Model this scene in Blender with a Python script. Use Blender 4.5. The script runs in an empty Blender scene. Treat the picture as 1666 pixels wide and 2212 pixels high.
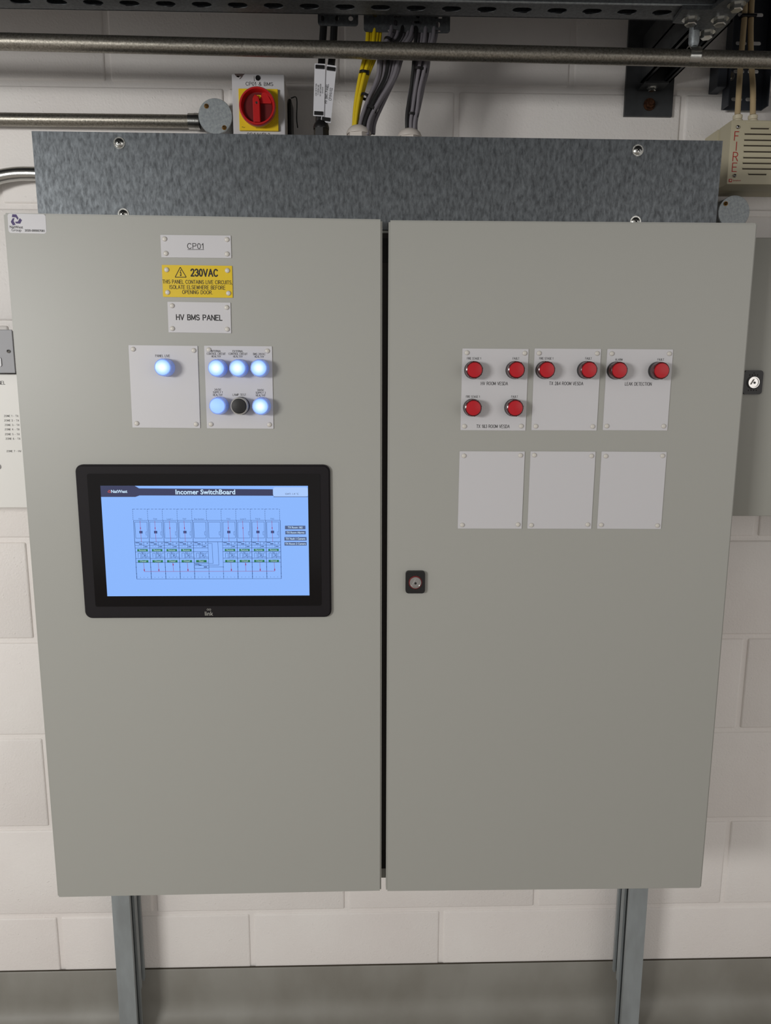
import bpy, bmesh, math, random
from mathutils import Vector, Matrix
random.seed(4)
V = Vector
SC = bpy.context.scene
COL = SC.collection

# ------------------------------------------------------------------ camera
FPX = 1614.0
CP, CYAW, CROLL = 0.1757, 0.0281, 0.0037
CAM = V((-0.0336, -1.578, 1.52))
fw = V((math.sin(CYAW)*math.cos(CP), math.cos(CYAW)*math.cos(CP), -math.sin(CP)))
rt = fw.cross(V((0, 0, 1))).normalized()
up = rt.cross(fw)
cr, sr = math.cos(CROLL), math.sin(CROLL)
rt, up = cr*rt + sr*up, -sr*rt + cr*up
cd = bpy.data.cameras.new('camera')
cd.sensor_fit = 'VERTICAL'
cd.sensor_height = 24.0
cd.lens = FPX/2212*24.0
cd.clip_start = 0.01
co = bpy.data.objects.new('camera', cd)
COL.objects.link(co)
m = Matrix((rt, up, -fw)).transposed().to_4x4()
m.translation = CAM
co.matrix_world = m
SC.camera = co

def at(px, py, y):
    """world point of a photo pixel on the vertical plane y"""
    d = fw*FPX + rt*(px-833) - up*(py-1106)
    return CAM + d*((y-CAM.y)/d.y)

def atz(px, py, z):
    d = fw*FPX + rt*(px-833) - up*(py-1106)
    return CAM + d*((z-CAM.z)/d.z)

# ------------------------------------------------------------------ world, lights, exposure
w = bpy.data.worlds.new('world')
SC.world = w
w.use_nodes = True
bg = w.node_tree.nodes['Background']
bg.inputs[0].default_value = (1.0, 0.975, 0.95, 1)
bg.inputs[1].default_value = 0.47

def area(name, loc, target, sx, sy, power, color):
    l = bpy.data.lights.new(name, 'AREA')
    l.shape = 'RECTANGLE'; l.size = sx; l.size_y = sy; l.energy = power; l.color = color
    o = bpy.data.objects.new(name, l)
    COL.objects.link(o)
    o.location = loc
    o.rotation_euler = (V(target)-V(loc)).to_track_quat('-Z', 'Y').to_euler()
    return o
area('room_light_key', (-1.95, -2.6, 1.72), (-0.2, 0, 1.25), 0.75, 0.4, 38, (1.0, 0.99, 0.965))
area('room_light_far', (2.6, -4.2, 1.9), (0.6, 0, 1.0), 2.2, 1.6, 14, (1.0, 0.96, 0.92))
SC.view_settings.view_transform = 'Standard'
SC.view_settings.look = 'None'
SC.view_settings.gamma = 1.0
SC.view_settings.use_curve_mapping = False
SC.view_settings.exposure = 0.0

# ------------------------------------------------------------------ materials
def s2l(c):
    return tuple((x/255/12.92 if x/255 <= .04045 else ((x/255+.055)/1.055)**2.4) for x in c) + (1,)

def mat(name, rgb, rough=0.5, metal=0.0, spec=0.5, noise=None, bump=None, emit=None, lin=False, coat=0, trans=0):
    """noise=(scale, darker rgb, stretch xyz, lo, hi)  bump=(scale, strength, distance)"""
    mt = bpy.data.materials.new(name)
    mt.use_nodes = True
    nt = mt.node_tree
    b = nt.nodes['Principled BSDF']
    c = tuple(rgb)+(1,) if lin else s2l(rgb)
    b.inputs['Base Color'].default_value = c
    b.inputs['Roughness'].default_value = rough
    b.inputs['Metallic'].default_value = metal
    b.inputs['Specular IOR Level'].default_value = spec
    b.inputs['Coat Weight'].default_value = coat
    b.inputs['Transmission Weight'].default_value = trans
    tc = nt.nodes.new('ShaderNodeTexCoord')
    if noise:
        sc, c2, st, lo, hi = noise
        mp = nt.nodes.new('ShaderNodeMapping')
        mp.inputs['Scale'].default_value = st
        nt.links.new(tc.outputs['Object'], mp.inputs[0])
        n = nt.nodes.new('ShaderNodeTexNoise')
        n.inputs['Scale'].default_value = sc
        n.inputs['Detail'].default_value = 5
        nt.links.new(mp.outputs[0], n.inputs['Vector'])
        r = nt.nodes.new('ShaderNodeValToRGB')
        r.color_ramp.elements[0].position = lo
        r.color_ramp.elements[0].color = tuple(c2)+(1,) if lin else s2l(c2)
        r.color_ramp.elements[1].position = hi
        r.color_ramp.elements[1].color = c
        nt.links.new(n.outputs[0], r.inputs[0])
        nt.links.new(r.outputs[0], b.inputs['Base Color'])
    if bump:
        n2 = nt.nodes.new('ShaderNodeTexNoise')
        n2.inputs['Scale'].default_value = bump[0]
        n2.inputs['Detail'].default_value = 3
        nt.links.new(tc.outputs['Object'], n2.inputs['Vector'])
        bp = nt.nodes.new('ShaderNodeBump')
        bp.inputs['Strength'].default_value = bump[1]
        bp.inputs['Distance'].default_value = bump[2]
        nt.links.new(n2.outputs[0], bp.inputs['Height'])
        nt.links.new(bp.outputs[0], b.inputs['Normal'])
    if emit:
        b.inputs['Emission Color'].default_value = tuple(emit[0])+(1,)
        b.inputs['Emission Strength'].default_value = emit[1]
    return mt

def mat_galv(name, ca, cb, rough, vscale=260, stretch=(1, 1, .4), metal=.85, bumpd=.0002):
    mt = bpy.data.materials.new(name)
    mt.use_nodes = True
    nt = mt.node_tree
    b = nt.nodes['Principled BSDF']
    b.inputs['Metallic'].default_value = metal
    tc = nt.nodes.new('ShaderNodeTexCoord')
    mp = nt.nodes.new('ShaderNodeMapping')
    mp.inputs['Scale'].default_value = stretch
    mp.inputs['Rotation'].default_value = (0, .35, 0)
    nt.links.new(tc.outputs['Object'], mp.inputs[0])
    n0 = nt.nodes.new('ShaderNodeTexNoise')
    n0.inputs['Scale'].default_value = vscale*.5
    n0.inputs['Detail'].default_value = 6
    n0.inputs['Roughness'].default_value = .65
    n0.inputs['Distortion'].default_value = .3
    nt.links.new(mp.outputs[0], n0.inputs['Vector'])
    n1 = nt.nodes.new('ShaderNodeTexNoise')
    n1.inputs['Scale'].default_value = 5
    n1.inputs['Detail'].default_value = 3
    nt.links.new(tc.outputs['Object'], n1.inputs['Vector'])
    r = nt.nodes.new('ShaderNodeValToRGB')
    r.color_ramp.elements[0].position = .33
    r.color_ramp.elements[0].color = s2l(ca)
    r.color_ramp.elements[1].position = .68
    r.color_ramp.elements[1].color = s2l(cb)
    nt.links.new(n0.outputs[0], r.inputs[0])
    nt.links.new(r.outputs[0], b.inputs['Base Color'])
    ma = nt.nodes.new('ShaderNodeMath'); ma.operation = 'MULTIPLY_ADD'
    ma.inputs[1].default_value = .3
    ma.inputs[2].default_value = rough-.15
    nt.links.new(n1.outputs[0], ma.inputs[0])
    nt.links.new(ma.outputs[0], b.inputs['Roughness'])
    bp = nt.nodes.new('ShaderNodeBump')
    bp.inputs['Strength'].default_value = .6
    bp.inputs['Distance'].default_value = bumpd
    nt.links.new(n0.outputs[0], bp.inputs['Height'])
    nt.links.new(bp.outputs[0], b.inputs['Normal'])
    return mt

def mat_wall():
    mt = bpy.data.materials.new('painted_block')
    mt.use_nodes = True
    nt = mt.node_tree
    b = nt.nodes['Principled BSDF']
    b.inputs['Roughness'].default_value = .5
    b.inputs['Specular IOR Level'].default_value = .35
    tc = nt.nodes.new('ShaderNodeTexCoord')
    n1 = nt.nodes.new('ShaderNodeTexNoise'); n1.inputs['Scale'].default_value = 5; n1.inputs['Detail'].default_value = 4
    nt.links.new(tc.outputs['Object'], n1.inputs['Vector'])
    r = nt.nodes.new('ShaderNodeValToRGB')
    r.color_ramp.elements[0].position = .3; r.color_ramp.elements[0].color = s2l((237, 231, 227))
    r.color_ramp.elements[1].position = .7; r.color_ramp.elements[1].color = s2l((243, 239, 235))
    nt.links.new(n1.outputs[0], r.inputs[0])
    nt.links.new(r.outputs[0], b.inputs['Base Color'])
    n2 = nt.nodes.new('ShaderNodeTexNoise'); n2.inputs['Scale'].default_value = 230; n2.inputs['Detail'].default_value = 2
    v = nt.nodes.new('ShaderNodeTexVoronoi'); v.inputs['Scale'].default_value = 130
    n3 = nt.nodes.new('ShaderNodeTexNoise'); n3.inputs['Scale'].default_value = 28
    for n in (n2, v, n3):
        nt.links.new(tc.outputs['Object'], n.inputs['Vector'])
    rv = nt.nodes.new('ShaderNodeMapRange')
    rv.inputs['From Min'].default_value = .05; rv.inputs['From Max'].default_value = .3
    rv.inputs['To Min'].default_value = 1; rv.inputs['To Max'].default_value = 0
    nt.links.new(v.outputs['Distance'], rv.inputs[0])
    g = nt.nodes.new('ShaderNodeMapRange')
    g.inputs['From Min'].default_value = .5; g.inputs['From Max'].default_value = .7
    nt.links.new(n3.outputs[0], g.inputs[0])
    mu = nt.nodes.new('ShaderNodeMath'); mu.operation = 'MULTIPLY'
    nt.links.new(rv.outputs[0], mu.inputs[0]); nt.links.new(g.outputs[0], mu.inputs[1])
    ad = nt.nodes.new('ShaderNodeMath'); ad.operation = 'ADD'
    nt.links.new(mu.outputs[0], ad.inputs[0]); nt.links.new(n2.outputs[0], ad.inputs[1])
    bp = nt.nodes.new('ShaderNodeBump'); bp.inputs['Strength'].default_value = .55; bp.inputs['Distance'].default_value = .0011
    nt.links.new(ad.outputs[0], bp.inputs['Height'])
    nt.links.new(bp.outputs[0], b.inputs['Normal'])
    return mt

def mat_lens(name, centre, edge, s_c, s_e, rad):
    """lit lens: the LED behind it makes the middle brightest"""
    mt = bpy.data.materials.new(name)
    mt.use_nodes = True
    nt = mt.node_tree
    b = nt.nodes['Principled BSDF']
    b.inputs['Base Color'].default_value = (.25, .4, .8, 1)
    b.inputs['Roughness'].default_value = .3
    tc = nt.nodes.new('ShaderNodeTexCoord')
    mp = nt.nodes.new('ShaderNodeMapping'); mp.inputs['Scale'].default_value = (1, 0, 1)
    nt.links.new(tc.outputs['Object'], mp.inputs[0])
    ln = nt.nodes.new('ShaderNodeVectorMath'); ln.operation = 'LENGTH'
    nt.links.new(mp.outputs[0], ln.inputs[0])
    mr = nt.nodes.new('ShaderNodeMapRange'); mr.inputs['From Max'].default_value = rad
    mr.interpolation_type = 'SMOOTHSTEP'
    nt.links.new(ln.outputs['Value'], mr.inputs[0])
    r = nt.nodes.new('ShaderNodeValToRGB')
    r.color_ramp.elements[0].color = tuple(x*s_c for x in centre)+(1,)
    r.color_ramp.elements[1].color = tuple(x*s_e for x in edge)+(1,)
    nt.links.new(mr.outputs[0], r.inputs[0])
    nt.links.new(r.outputs[0], b.inputs['Emission Color'])
    b.inputs['Emission Strength'].default_value = 1
    return mt

M = dict(
    wall=mat_wall(),
    floor=mat('painted_concrete_floor', (176, 168, 160), .45, noise=(11, (138, 130, 122), (1, 1, 1), .32, .6), bump=(60, .3, .001)),
    plinth=mat('grey_skirting_paint', (146, 144, 137), .5, noise=(7, (132, 129, 121), (1, 1, .6), .35, .65), bump=(90, .2, .001)),
    ceil=mat('ceiling_paint', (210, 206, 200), .8),
    door=mat('pale_grey_powder_coat', (166, 166, 160), .42, spec=.5, bump=(900, .12, .0003)),
    doorb=mat('pale_grey_body_coat', (164, 164, 158), .42, bump=(900, .12, .0003)),
    dark=mat('dark_recess', (18, 17, 17), .8),
    gasket=mat('black_gasket', (42, 38, 36), .8),
    cab2=mat('grey_cabinet_coat', (158, 158, 151), .42, bump=(900, .12, .0003)),
    galv=mat_galv('galvanised_sheet', (78, 81, 84), (122, 127, 131), .45, 380),
    galvd=mat_galv('galvanised_dull', (92, 95, 98), (118, 121, 123), .5, 420, (1, 1, 1)),
    galvt=mat_galv('galvanised_conduit', (118, 114, 106), (172, 167, 156), .4, 700, (1, 1, 1), .9, .0003),
    galvl=mat_galv('galvanised_lid', (140, 146, 150), (172, 178, 180), .5, 400, (1, 1, 1), .6),
    zinc=mat('bright_zinc', (190, 190, 186), .25, metal=1, bump=(300, .3, .0005)),
    strut=mat('grey_painted_strut', (148, 154, 156), .5, noise=(30, (136, 141, 142), (1, 1, .3), .35, .6)),
    dsteel=mat('dark_plate_steel', (84, 86, 88), .55, metal=.6, noise=(25, (62, 64, 66), (1, 1, 1), .3, .7)),
    brass=mat('brass_screw', (140, 106, 58), .45, metal=.9),
    rust=mat('rusty_bolt_steel', (84, 52, 30), .65, metal=.6, noise=(200, (52, 30, 18), (1, 1, 1), .35, .65)),
    plate=mat('white_laminate', (204, 203, 206), .4, spec=.5, bump=(20, .05, .0005)),
    rivet=mat('cream_nylon', (212, 208, 200), .35),
    yellow=mat('yellow_laminate', (222, 190, 8), .4),
    yplas=mat('yellow_plastic', (236, 200, 24), .4),
    ink=mat('black_lettering', (22, 20, 22), .6),
    pinkink=mat('grey_logo_ink', (92, 78, 76), .6),
    red=mat('red_plastic', (190, 26, 28), .35),
    redd=mat('dark_red_plastic', (104, 12, 16), .4),
    redlens=mat('unlit_red_lens', (184, 16, 30), .3, spec=.4),
    redring=mat('red_lens_shell', (70, 6, 14), .18, spec=.6),
    redink=mat('red_lettering', (170, 30, 26), .5),
    black=mat('black_plastic', (20, 19, 20), .4),
    bezel=mat('black_bezel', (28, 25, 28), .6, spec=.2),
    glass=mat('black_glass', (22, 20, 21), .12, spec=.25),
    bluering=mat('blue_lit_shell', (150, 172, 225), .3, emit=((.07, .12, .38), .45)),
    lens=mat_lens('lit_white_lens', (.86, .97, 1.0), (.22, .42, .9), 1.02, .85, .0125),
    lensdim=mat_lens('dim_blue_lens', (.24, .42, .9), (.2, .36, .85), .95, .85, .0145),
    chrome=mat('chrome', (200, 198, 196), .2, metal=1),
    greyring=mat('grey_button_ring', (176, 174, 168), .35),
    ycable=mat('yellow_cable', (214, 186, 20), .45),
    gcable=mat('grey_cable', (120, 116, 122), .5),
    bcable=mat('black_cable', (20, 20, 21), .5),
    ccable=mat('cream_cable', (190, 168, 130), .5),
    gland=mat('white_nylon', (206, 198, 190), .45),
    cream=mat('cream_sounder_plastic', (194, 186, 160), .5),
    creamw=mat('cream_gland_plastic', (206, 196, 170), .5),
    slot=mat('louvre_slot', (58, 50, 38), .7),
    fap=mat('white_panel_coat', (232, 230, 225), .45),
    facegrey=mat('grey_metal_faceplate', (150, 150, 153), .55, metal=.2),
    tag=mat('white_tag', (215, 215, 220), .45),
    purple=mat('purple_logo', (52, 26, 96), .5),
    trayb=mat('dark_zinc_tray', (62, 66, 74), .5, metal=.5),  # dark blue-grey tray metal, one even colour
)
def emi(name, rgb, s=1.0):
    return mat(name, (10, 10, 10), .25, emit=(s2l(rgb)[:3], s), spec=.3)
M['scr'] = emi('screen_blue', (138, 182, 252))
M['scrhi'] = emi('screen_pale', (168, 200, 250))
M['scrdk'] = emi('screen_header', (56, 60, 92))
M['scrbtn'] = emi('screen_button', (80, 98, 138))
M['scrtxt'] = emi('screen_text', (205, 232, 255))
M['scrln'] = emi('screen_line', (52, 78, 130))
M['scrrd'] = emi('screen_red', (150, 58, 110))
M['scrgn'] = emi('screen_green', (40, 118, 78))
M['scrlr'] = emi('screen_logo', (220, 80, 70))

# ------------------------------------------------------------------ geometry helpers
WL = {}   # object -> world location of origin (no rotation on parts)

def _arc(cx, cy, rx, ry, a0, a1, n=8):
    return [(cx+rx*math.cos(math.radians(a0+(a1-a0)*i/n)), cy+ry*math.sin(math.radians(a0+(a1-a0)*i/n))) for i in range(n+1)]
GLY = {
 'A': (.72, [[(0, 0), (.36, 1), (.72, 0)], [(.13, .34), (.59, .34)]]),
 'B': (.6, [[(0, 0), (0, 1), (.3, 1)]+_arc(.32, .76, .22, .24, 90, -90, 6)+[(0, .52)], [(.3, .52)]+_arc(.34, .26, .26, .26, 90, -90, 6)+[(0, 0)]]),
 'C': (.68, [_arc(.36, .5, .36, .5, 42, 318, 14)]),
 'D': (.66, [[(0, 0), (0, 1), (.28, 1)]+_arc(.28, .5, .38, .5, 90, -90, 10)+[(0, 0)]]),
 'E': (.56, [[(.56, 0), (0, 0), (0, 1), (.56, 1)], [(0, .52), (.5, .52)]]),
 'F': (.52, [[(0, 0), (0, 1), (.52, 1)], [(0, .52), (.44, .52)]]),
 'G': (.72, [_arc(.36, .5, .36, .5, 42, 330, 14)+[(.7, .45), (.4, .45)]]),
 'H': (.62, [[(0, 0), (0, 1)], [(.62, 0), (.62, 1)], [(0, .52), (.62, .52)]]),
 'I': (.06, [[(.03, 0), (.03, 1)]]),
 'K': (.6, [[(0, 0), (0, 1)], [(.57, 1), (0, .38)], [(.2, .58), (.6, 0)]]),
 'L': (.5, [[(0, 1), (0, 0), (.5, 0)]]),
 'M': (.74, [[(0, 0), (0, 1), (.37, .12), (.74, 1), (.74, 0)]]),
 'N': (.62, [[(0, 0), (0, 1), (.62, 0), (.62, 1)]]),
 'O': (.76, [_arc(.38, .5, .38, .5, 0, 360, 18)]),
 'P': (.58, [[(0, 0), (0, 1), (.3, 1)]+_arc(.32, .74, .26, .26, 90, -90, 8)+[(0, .48)]]),
 'R': (.62, [[(0, 0), (0, 1), (.3, 1)]+_arc(.32, .75, .26, .25, 90, -90, 8)+[(0, .5)], [(.3, .5), (.62, 0)]]),
 'S': (.6, [_arc(.3, .75, .27, .25, 25, 250, 9)+_arc(.3, .26, .3, .26, 80, -155, 9)]),
 'T': (.6, [[(.3, 0), (.3, 1)], [(0, 1), (.6, 1)]]),
 'U': (.62, [[(0, 1), (0, .32)]+_arc(.31, .31, .31, .31, 180, 360, 8)+[(.62, 1)]]),
 'V': (.68, [[(0, 1), (.34, 0), (.68, 1)]]),
 'W': (.92, [[(0, 1), (.22, 0), (.46, .95), (.7, 0), (.92, 1)]]),
 'X': (.64, [[(0, 0), (.62, 1)], [(.02, 1), (.64, 0)]]),
 'Y': (.64, [[(0, 1), (.32, .46), (.64, 1)], [(.32, .46), (.32, 0)]]),
 'Z': (.58, [[(0, 1), (.56, 1), (0, 0), (.58, 0)]]),
 '0': (.52, [_arc(.26, .5, .26, .5, 0, 360, 16)]),
 '1': (.3, [[(0, .72), (.22, 1), (.22, 0)]]),
 '2': (.52, [_arc(.26, .74, .25, .26, 170, -20, 8)+[(.4, .45), (0, 0), (.52, 0)]]),
 '3': (.52, [_arc(.25, .76, .23, .24, 160, -80, 8)+_arc(.25, .27, .27, .27, 80, -160, 9)]),
 '4': (.56, [[(.42, 0), (.42, 1), (0, .3), (.56, .3)]]),
 '5': (.52, [[(.48, 1), (.09, 1), (.04, .52)]+_arc(.25, .32, .27, .31, 130, -155, 10)]),
 '6': (.54, [_arc(.27, .31, .27, .31, 0, 360, 14), [(.02, .4)]+_arc(.34, .55, .32, .45, 175, 60, 7)]),
 '7': (.5, [[(0, 1), (.5, 1), (.17, 0)]]),
 '8': (.54, [_arc(.27, .76, .22, .24, 0, 360, 14), _arc(.27, .27, .27, .27, 0, 360, 14)]),
 '&': (.68, [[(.68, 0), (.14, .72)]+_arc(.29, .82, .17, .18, 200, -20, 8)+[(.06, .42)]+_arc(.25, .23, .25, .23, 150, 320, 8)+[(.6, .45)]]),
 '.': (.06, [[(.02, .0), (.04, .06)]]), ',': (.08, [[(.06, .06), (0, -.14)]]),
 '-': (.34, [[(0, .38), (.34, .38)]]), '/': (.34, [[(0, 0), (.34, 1)]]), ' ': (.3, []),
}

class G:
    def __init__(s):
        s.bm = bmesh.new()
        s.mats = []
        s.smooth = False
    def mi(s, mt):
        if mt is None: return 0
        if mt not in s.mats: s.mats.append(mt)
        return s.mats.index(mt)
    def _m(s, fs, mt):
        i = s.mi(mt)
        for f in fs: f.material_index = i
    def box(s, x0, x1, y0, y1, z0, z1, mt=None, bev=0, seg=2, only=None):
        t = bmesh.new()
        r = bmesh.ops.create_cube(t, size=1)
        for v in t.verts:
            v.co = V(((x0+x1)/2+v.co.x*(x1-x0), (y0+y1)/2+v.co.y*(y1-y0), (z0+z1)/2+v.co.z*(z1-z0)))
        if bev:
            es = t.edges[:]
            if only == 'y': es = [e for e in es if abs(e.verts[0].co.y-e.verts[1].co.y) > 1e-6]
            if only == 'front':
                ym = min(y0, y1)
                es = [e for e in es if min(e.verts[0].co.y, e.verts[1].co.y) < ym+1e-6]
            bmesh.ops.bevel(t, geom=es, offset=bev, segments=seg, affect='EDGES', profile=.5)
        s.merge(t, mt)
        return s
    def merge(s, t, mt, mw=None):
        me = bpy.data.meshes.new('tmp')
        if mw is not None: t.transform(mw)
        for f in t.faces: f.material_index = s.mi(mt)
        t.to_mesh(me); t.free()
        s.bm.from_mesh(me)
        bpy.data.meshes.remove(me)
    def prism(s, pts, y0, y1, mt=None, frame=None, holes=None):
        """outline in (x,z), extruded from y0 (back) to y1 (front)"""
        if holes:
            t = filled(pts, holes, y0, y1)
            s.merge(t, mt, frame)
            return s
        t = bmesh.new()
        a = [t.verts.new((p[0], y0, p[1])) for p in pts]
        b = [t.verts.new((p[0], y1, p[1])) for p in pts]
        n = len(pts)
        t.faces.new(a); t.faces.new(b[::-1])
        for i in range(n):
            t.faces.new((a[i], b[i], b[(i+1) % n], a[(i+1) % n]))
        bmesh.ops.recalc_face_normals(t, faces=t.faces)
        s.merge(t, mt, frame)
        return s
    def lathe(s, c, ax, prof, n=32, mt=None, cap=True):
        """prof: list of (radius, distance along ax)"""
        t = bmesh.new()
        ax = V(ax).normalized()
        u = ax.orthogonal().normalized(); v = ax.cross(u)
        rings = []
        for r, h in prof:
            if r < 1e-7:
                rings.append([t.verts.new(V(c)+ax*h)])
            else:
                rings.append([t.verts.new(V(c)+ax*h+(u*math.cos(2*math.pi*i/n)+v*math.sin(2*math.pi*i/n))*r) for i in range(n)])
        for a, b in zip(rings, rings[1:]):
            for i in range(n):
                j = (i+1) % n
                if len(a) == 1 and len(b) > 1: t.faces.new((a[0], b[i], b[j]))
                elif len(b) == 1 and len(a) > 1: t.faces.new((a[i], b[0], a[j]))
                elif len(a) > 1: t.faces.new((a[i], b[i], b[j], a[j]))
        if cap:
            if len(rings[0]) > 1: t.faces.new(rings[0])
            if len(rings[-1]) > 1: t.faces.new(rings[-1][::-1])
        bmesh.ops.recalc_face_normals(t, faces=t.faces)
        s.merge(t, mt)
        return s
    def cyl(s, a, b, r, n=24, mt=None):
        a, b = V(a), V(b)
        return s.lathe(a, b-a, [(r, 0), (r, (b-a).length)], n, mt)
    def hexb(s, c, ax, af, h, mt=None, washer=0, wh=.0015):
        if washer: s.lathe(c, ax, [(washer, 0), (washer, wh)], 24, mt)
        s.lathe(V(c)+V(ax).normalized()*(wh if washer else 0), ax, [(af, 0), (af, h*.85), (af*.88, h)], 6, mt)
        return s
    def tube(s, pts, r, n=12, mt=None, sub=6):
        p = spline([V(q) for q in pts], sub) if sub > 1 else [V(q) for q in pts]
        t = bmesh.new()
        prev = None; rings = []
        for i, q in enumerate(p):
            d = (p[min(i+1, len(p)-1)]-p[max(i-1, 0)]).normalized()
            u = d.orthogonal().normalized() if prev is None else (prev - d*prev.dot(d)).normalized()
            prev = u
            v = d.cross(u)
            rr = r(i/(len(p)-1)) if callable(r) else r
            rings.append([t.verts.new(q+(u*math.cos(2*math.pi*k/n)+v*math.sin(2*math.pi*k/n))*rr) for k in range(n)])
        for a, b in zip(rings, rings[1:]):
            for k in range(n):
                t.faces.new((a[k], a[(k+1) % n], b[(k+1) % n], b[k]))
        t.faces.new(rings[0][::-1]); t.faces.new(rings[-1])
        bmesh.ops.recalc_face_normals(t, faces=t.faces)
        s.merge(t, mt)
        return s
    def text(s, txt, x, z, h, y=0, ax='c', bold=0, sx=1.0, mt=None, rot=0, ay='c', frame=None):
        """flat lettering on the xz plane facing -y; h = cap height"""
        cu = bpy.data.curves.new('t', 'FONT')
        cu.body = txt
        cu.size = h/0.73
        cu.align_x = {'c': 'CENTER', 'l': 'LEFT', 'r': 'RIGHT'}[ax]
        cu.align_y = 'CENTER' if ay == 'c' else 'BOTTOM_BASELINE'
        cu.offset = bold*h
        cu.space_line = .92
        cu.resolution_u = 3
        o = bpy.data.objects.new('t', cu)
        COL.objects.link(o)
        dg = bpy.context.evaluated_depsgraph_get()
        me = bpy.data.meshes.new_from_object(o.evaluated_get(dg))
        bpy.data.objects.remove(o); bpy.data.curves.remove(cu)
        t = bmesh.new(); t.from_mesh(me); bpy.data.meshes.remove(me)
        mw = Matrix.Translation((x, y, z)) @ Matrix.Rotation(rot, 4, 'Y') @ Matrix.Rotation(math.pi/2, 4, 'X') @ Matrix.Diagonal((sx, 1, 1, 1))
        s.merge(t, mt, (frame @ mw) if frame else mw)
        return s
    def cap(s, txt, x, z, h, y=0, wpx=None, wd=.11, mt=None, rot=0, ax='c', sx=1.0):
        """engraved capitals drawn as strokes on the xz plane facing -y"""
        wdm = wd*h
        adv = 0; items = []
        for ch in txt:
            gw, st = GLY.get(ch, (.45, []))
            items.append((adv, st)); adv += gw+.24
        adv -= .24
        k = (wpx/(adv*h)) if wpx else sx*.92
        o = {'c': -adv/2, 'l': 0, 'r': -adv}[ax]
        ca, sa = math.cos(rot), math.sin(rot)
        def P(q, a): 
            u, v = (o+a+q[0])*h*k, (q[1]-.5)*h
            return x+u*ca+v*sa, z-u*sa+v*ca
        mi = s.mi(mt)
        kk = 0
        for a, st in items:
            kk = 0
            for pl in st:
                pp = [P(q, a) for q in pl]
                for p0, p1 in zip(pp, pp[1:]):
                    s.line(p0[0], p0[1], p1[0], p1[1], wdm, y-kk*4e-6, mt, ext=wdm*.38); kk += 1
        return s
    def line(s, x0, z0, x1, z1, wd, y=0, mt=None, ext=0):
        d = V((x1-x0, 0, z1-z0)); L = max(d.length, 1e-7); d /= L
        x0 -= d.x*ext; z0 -= d.z*ext; x1 += d.x*ext; z1 += d.z*ext
        n = V((-d.z, 0, d.x))*wd/2
        vs = [s.bm.verts.new(V((a, y, b))+k) for a, b, k in ((x0, z0, -n), (x1, z1, -n), (x1, z1, n), (x0, z0, n))]
        f = s.bm.faces.new(vs)
        if f.normal.y > 0 or (f.normal_update() or f.normal.y > 0): f.normal_flip()
        f.material_index = s.mi(mt)
        return s
    def quad(s, pts, mt=None):
        f = s.bm.faces.new([s.bm.verts.new(p) for p in pts])
        f.material_index = s.mi(mt)
        return s

def spline(p, sub):
    if len(p) < 3:
        return [p[0].lerp(p[-1], i/sub) for i in range(sub+1)]
    out = []
    q = [p[0]*2-p[1]]+p+[p[-1]*2-p[-2]]
    for i in range(1, len(q)-2):
        a, b, c, d = q[i-1:i+3]
        for k in range(sub):
            t = k/sub
            out.append(.5*((2*b)+(c-a)*t+(2*a-5*b+4*c-d)*t*t+(3*b-a-3*c+d)*t**3))
    out.append(p[-1])
    return out

def filled(outer, holes, y0, y1):
    cu = bpy.data.curves.new('f', 'CURVE')
    cu.dimensions = '2D'; cu.fill_mode = 'BOTH'
    cu.extrude = abs(y1-y0)/2
    for lp in [outer]+holes:
        sp = cu.splines.new('POLY')
        sp.points.add(len(lp)-1)
        for i, p in enumerate(lp): sp.points[i].co = (p[0], p[1], 0, 1)
        sp.use_cyclic_u = True
    o = bpy.data.objects.new('f', cu); COL.objects.link(o)
    dg = bpy.context.evaluated_depsgraph_get()
    me = bpy.data.meshes.new_from_object(o.evaluated_get(dg))
    bpy.data.objects.remove(o); bpy.data.curves.remove(cu)
    t = bmesh.new(); t.from_mesh(me); bpy.data.meshes.remove(me)
    bmesh.ops.remove_doubles(t, verts=t.verts, dist=1e-6)
    t.transform(Matrix.Translation((0, (y0+y1)/2, 0)) @ Matrix.Rotation(math.pi/2, 4, 'X'))
    return t

def rrect(x0, x1, z0, z1, r, n=5):
    out = []
    for cx, cz, a in ((x1-r, z1-r, 0), (x0+r, z1-r, 90), (x0+r, z0+r, 180), (x1-r, z0+r, 270)):
        for i in range(n+1):
            t = math.radians(a+90*i/n)
            out.append((cx+r*math.cos(t), cz+r*math.sin(t)))
    return out

def circ(cx, cz, r, n=24, a0=0, a1=360):
    k = n if a1-a0 == 360 else n+1
    return [(cx+r*math.cos(math.radians(a0+(a1-a0)*i/n)), cz+r*math.sin(math.radians(a0+(a1-a0)*i/n))) for i in range(k)]

def slot(cx, cz, w, h, n=6):
    if w >= h:
        r = h/2; L = w/2-r
        return [(cx+L+r*math.cos(t), cz+r*math.sin(t)) for t in [math.radians(-90+180*i/n) for i in range(n+1)]] + \
               [(cx-L+r*math.cos(t), cz+r*math.sin(t)) for t in [math.radians(90+180*i/n) for i in range(n+1)]]
    return [(cx+(z-cz), cz+(x-cx)) for x, z in slot(cx, cz, h, w, n)]

def props(o, label=None, cat=None, group=None, kind=None):
    if label: o['label'] = label
    if cat: o['category'] = cat
    if group: o['group'] = group
    if kind: o['kind'] = kind
    return o

def thing(name, label, cat, loc, group=None, roty=0):
    o = bpy.data.objects.new(name, None)
    o.empty_display_size = .02
    COL.objects.link(o)
    o.location = loc
    o.rotation_euler = (0, roty, 0)
    WL[o.name] = V(loc)
    return props(o, label, cat, group)

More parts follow.
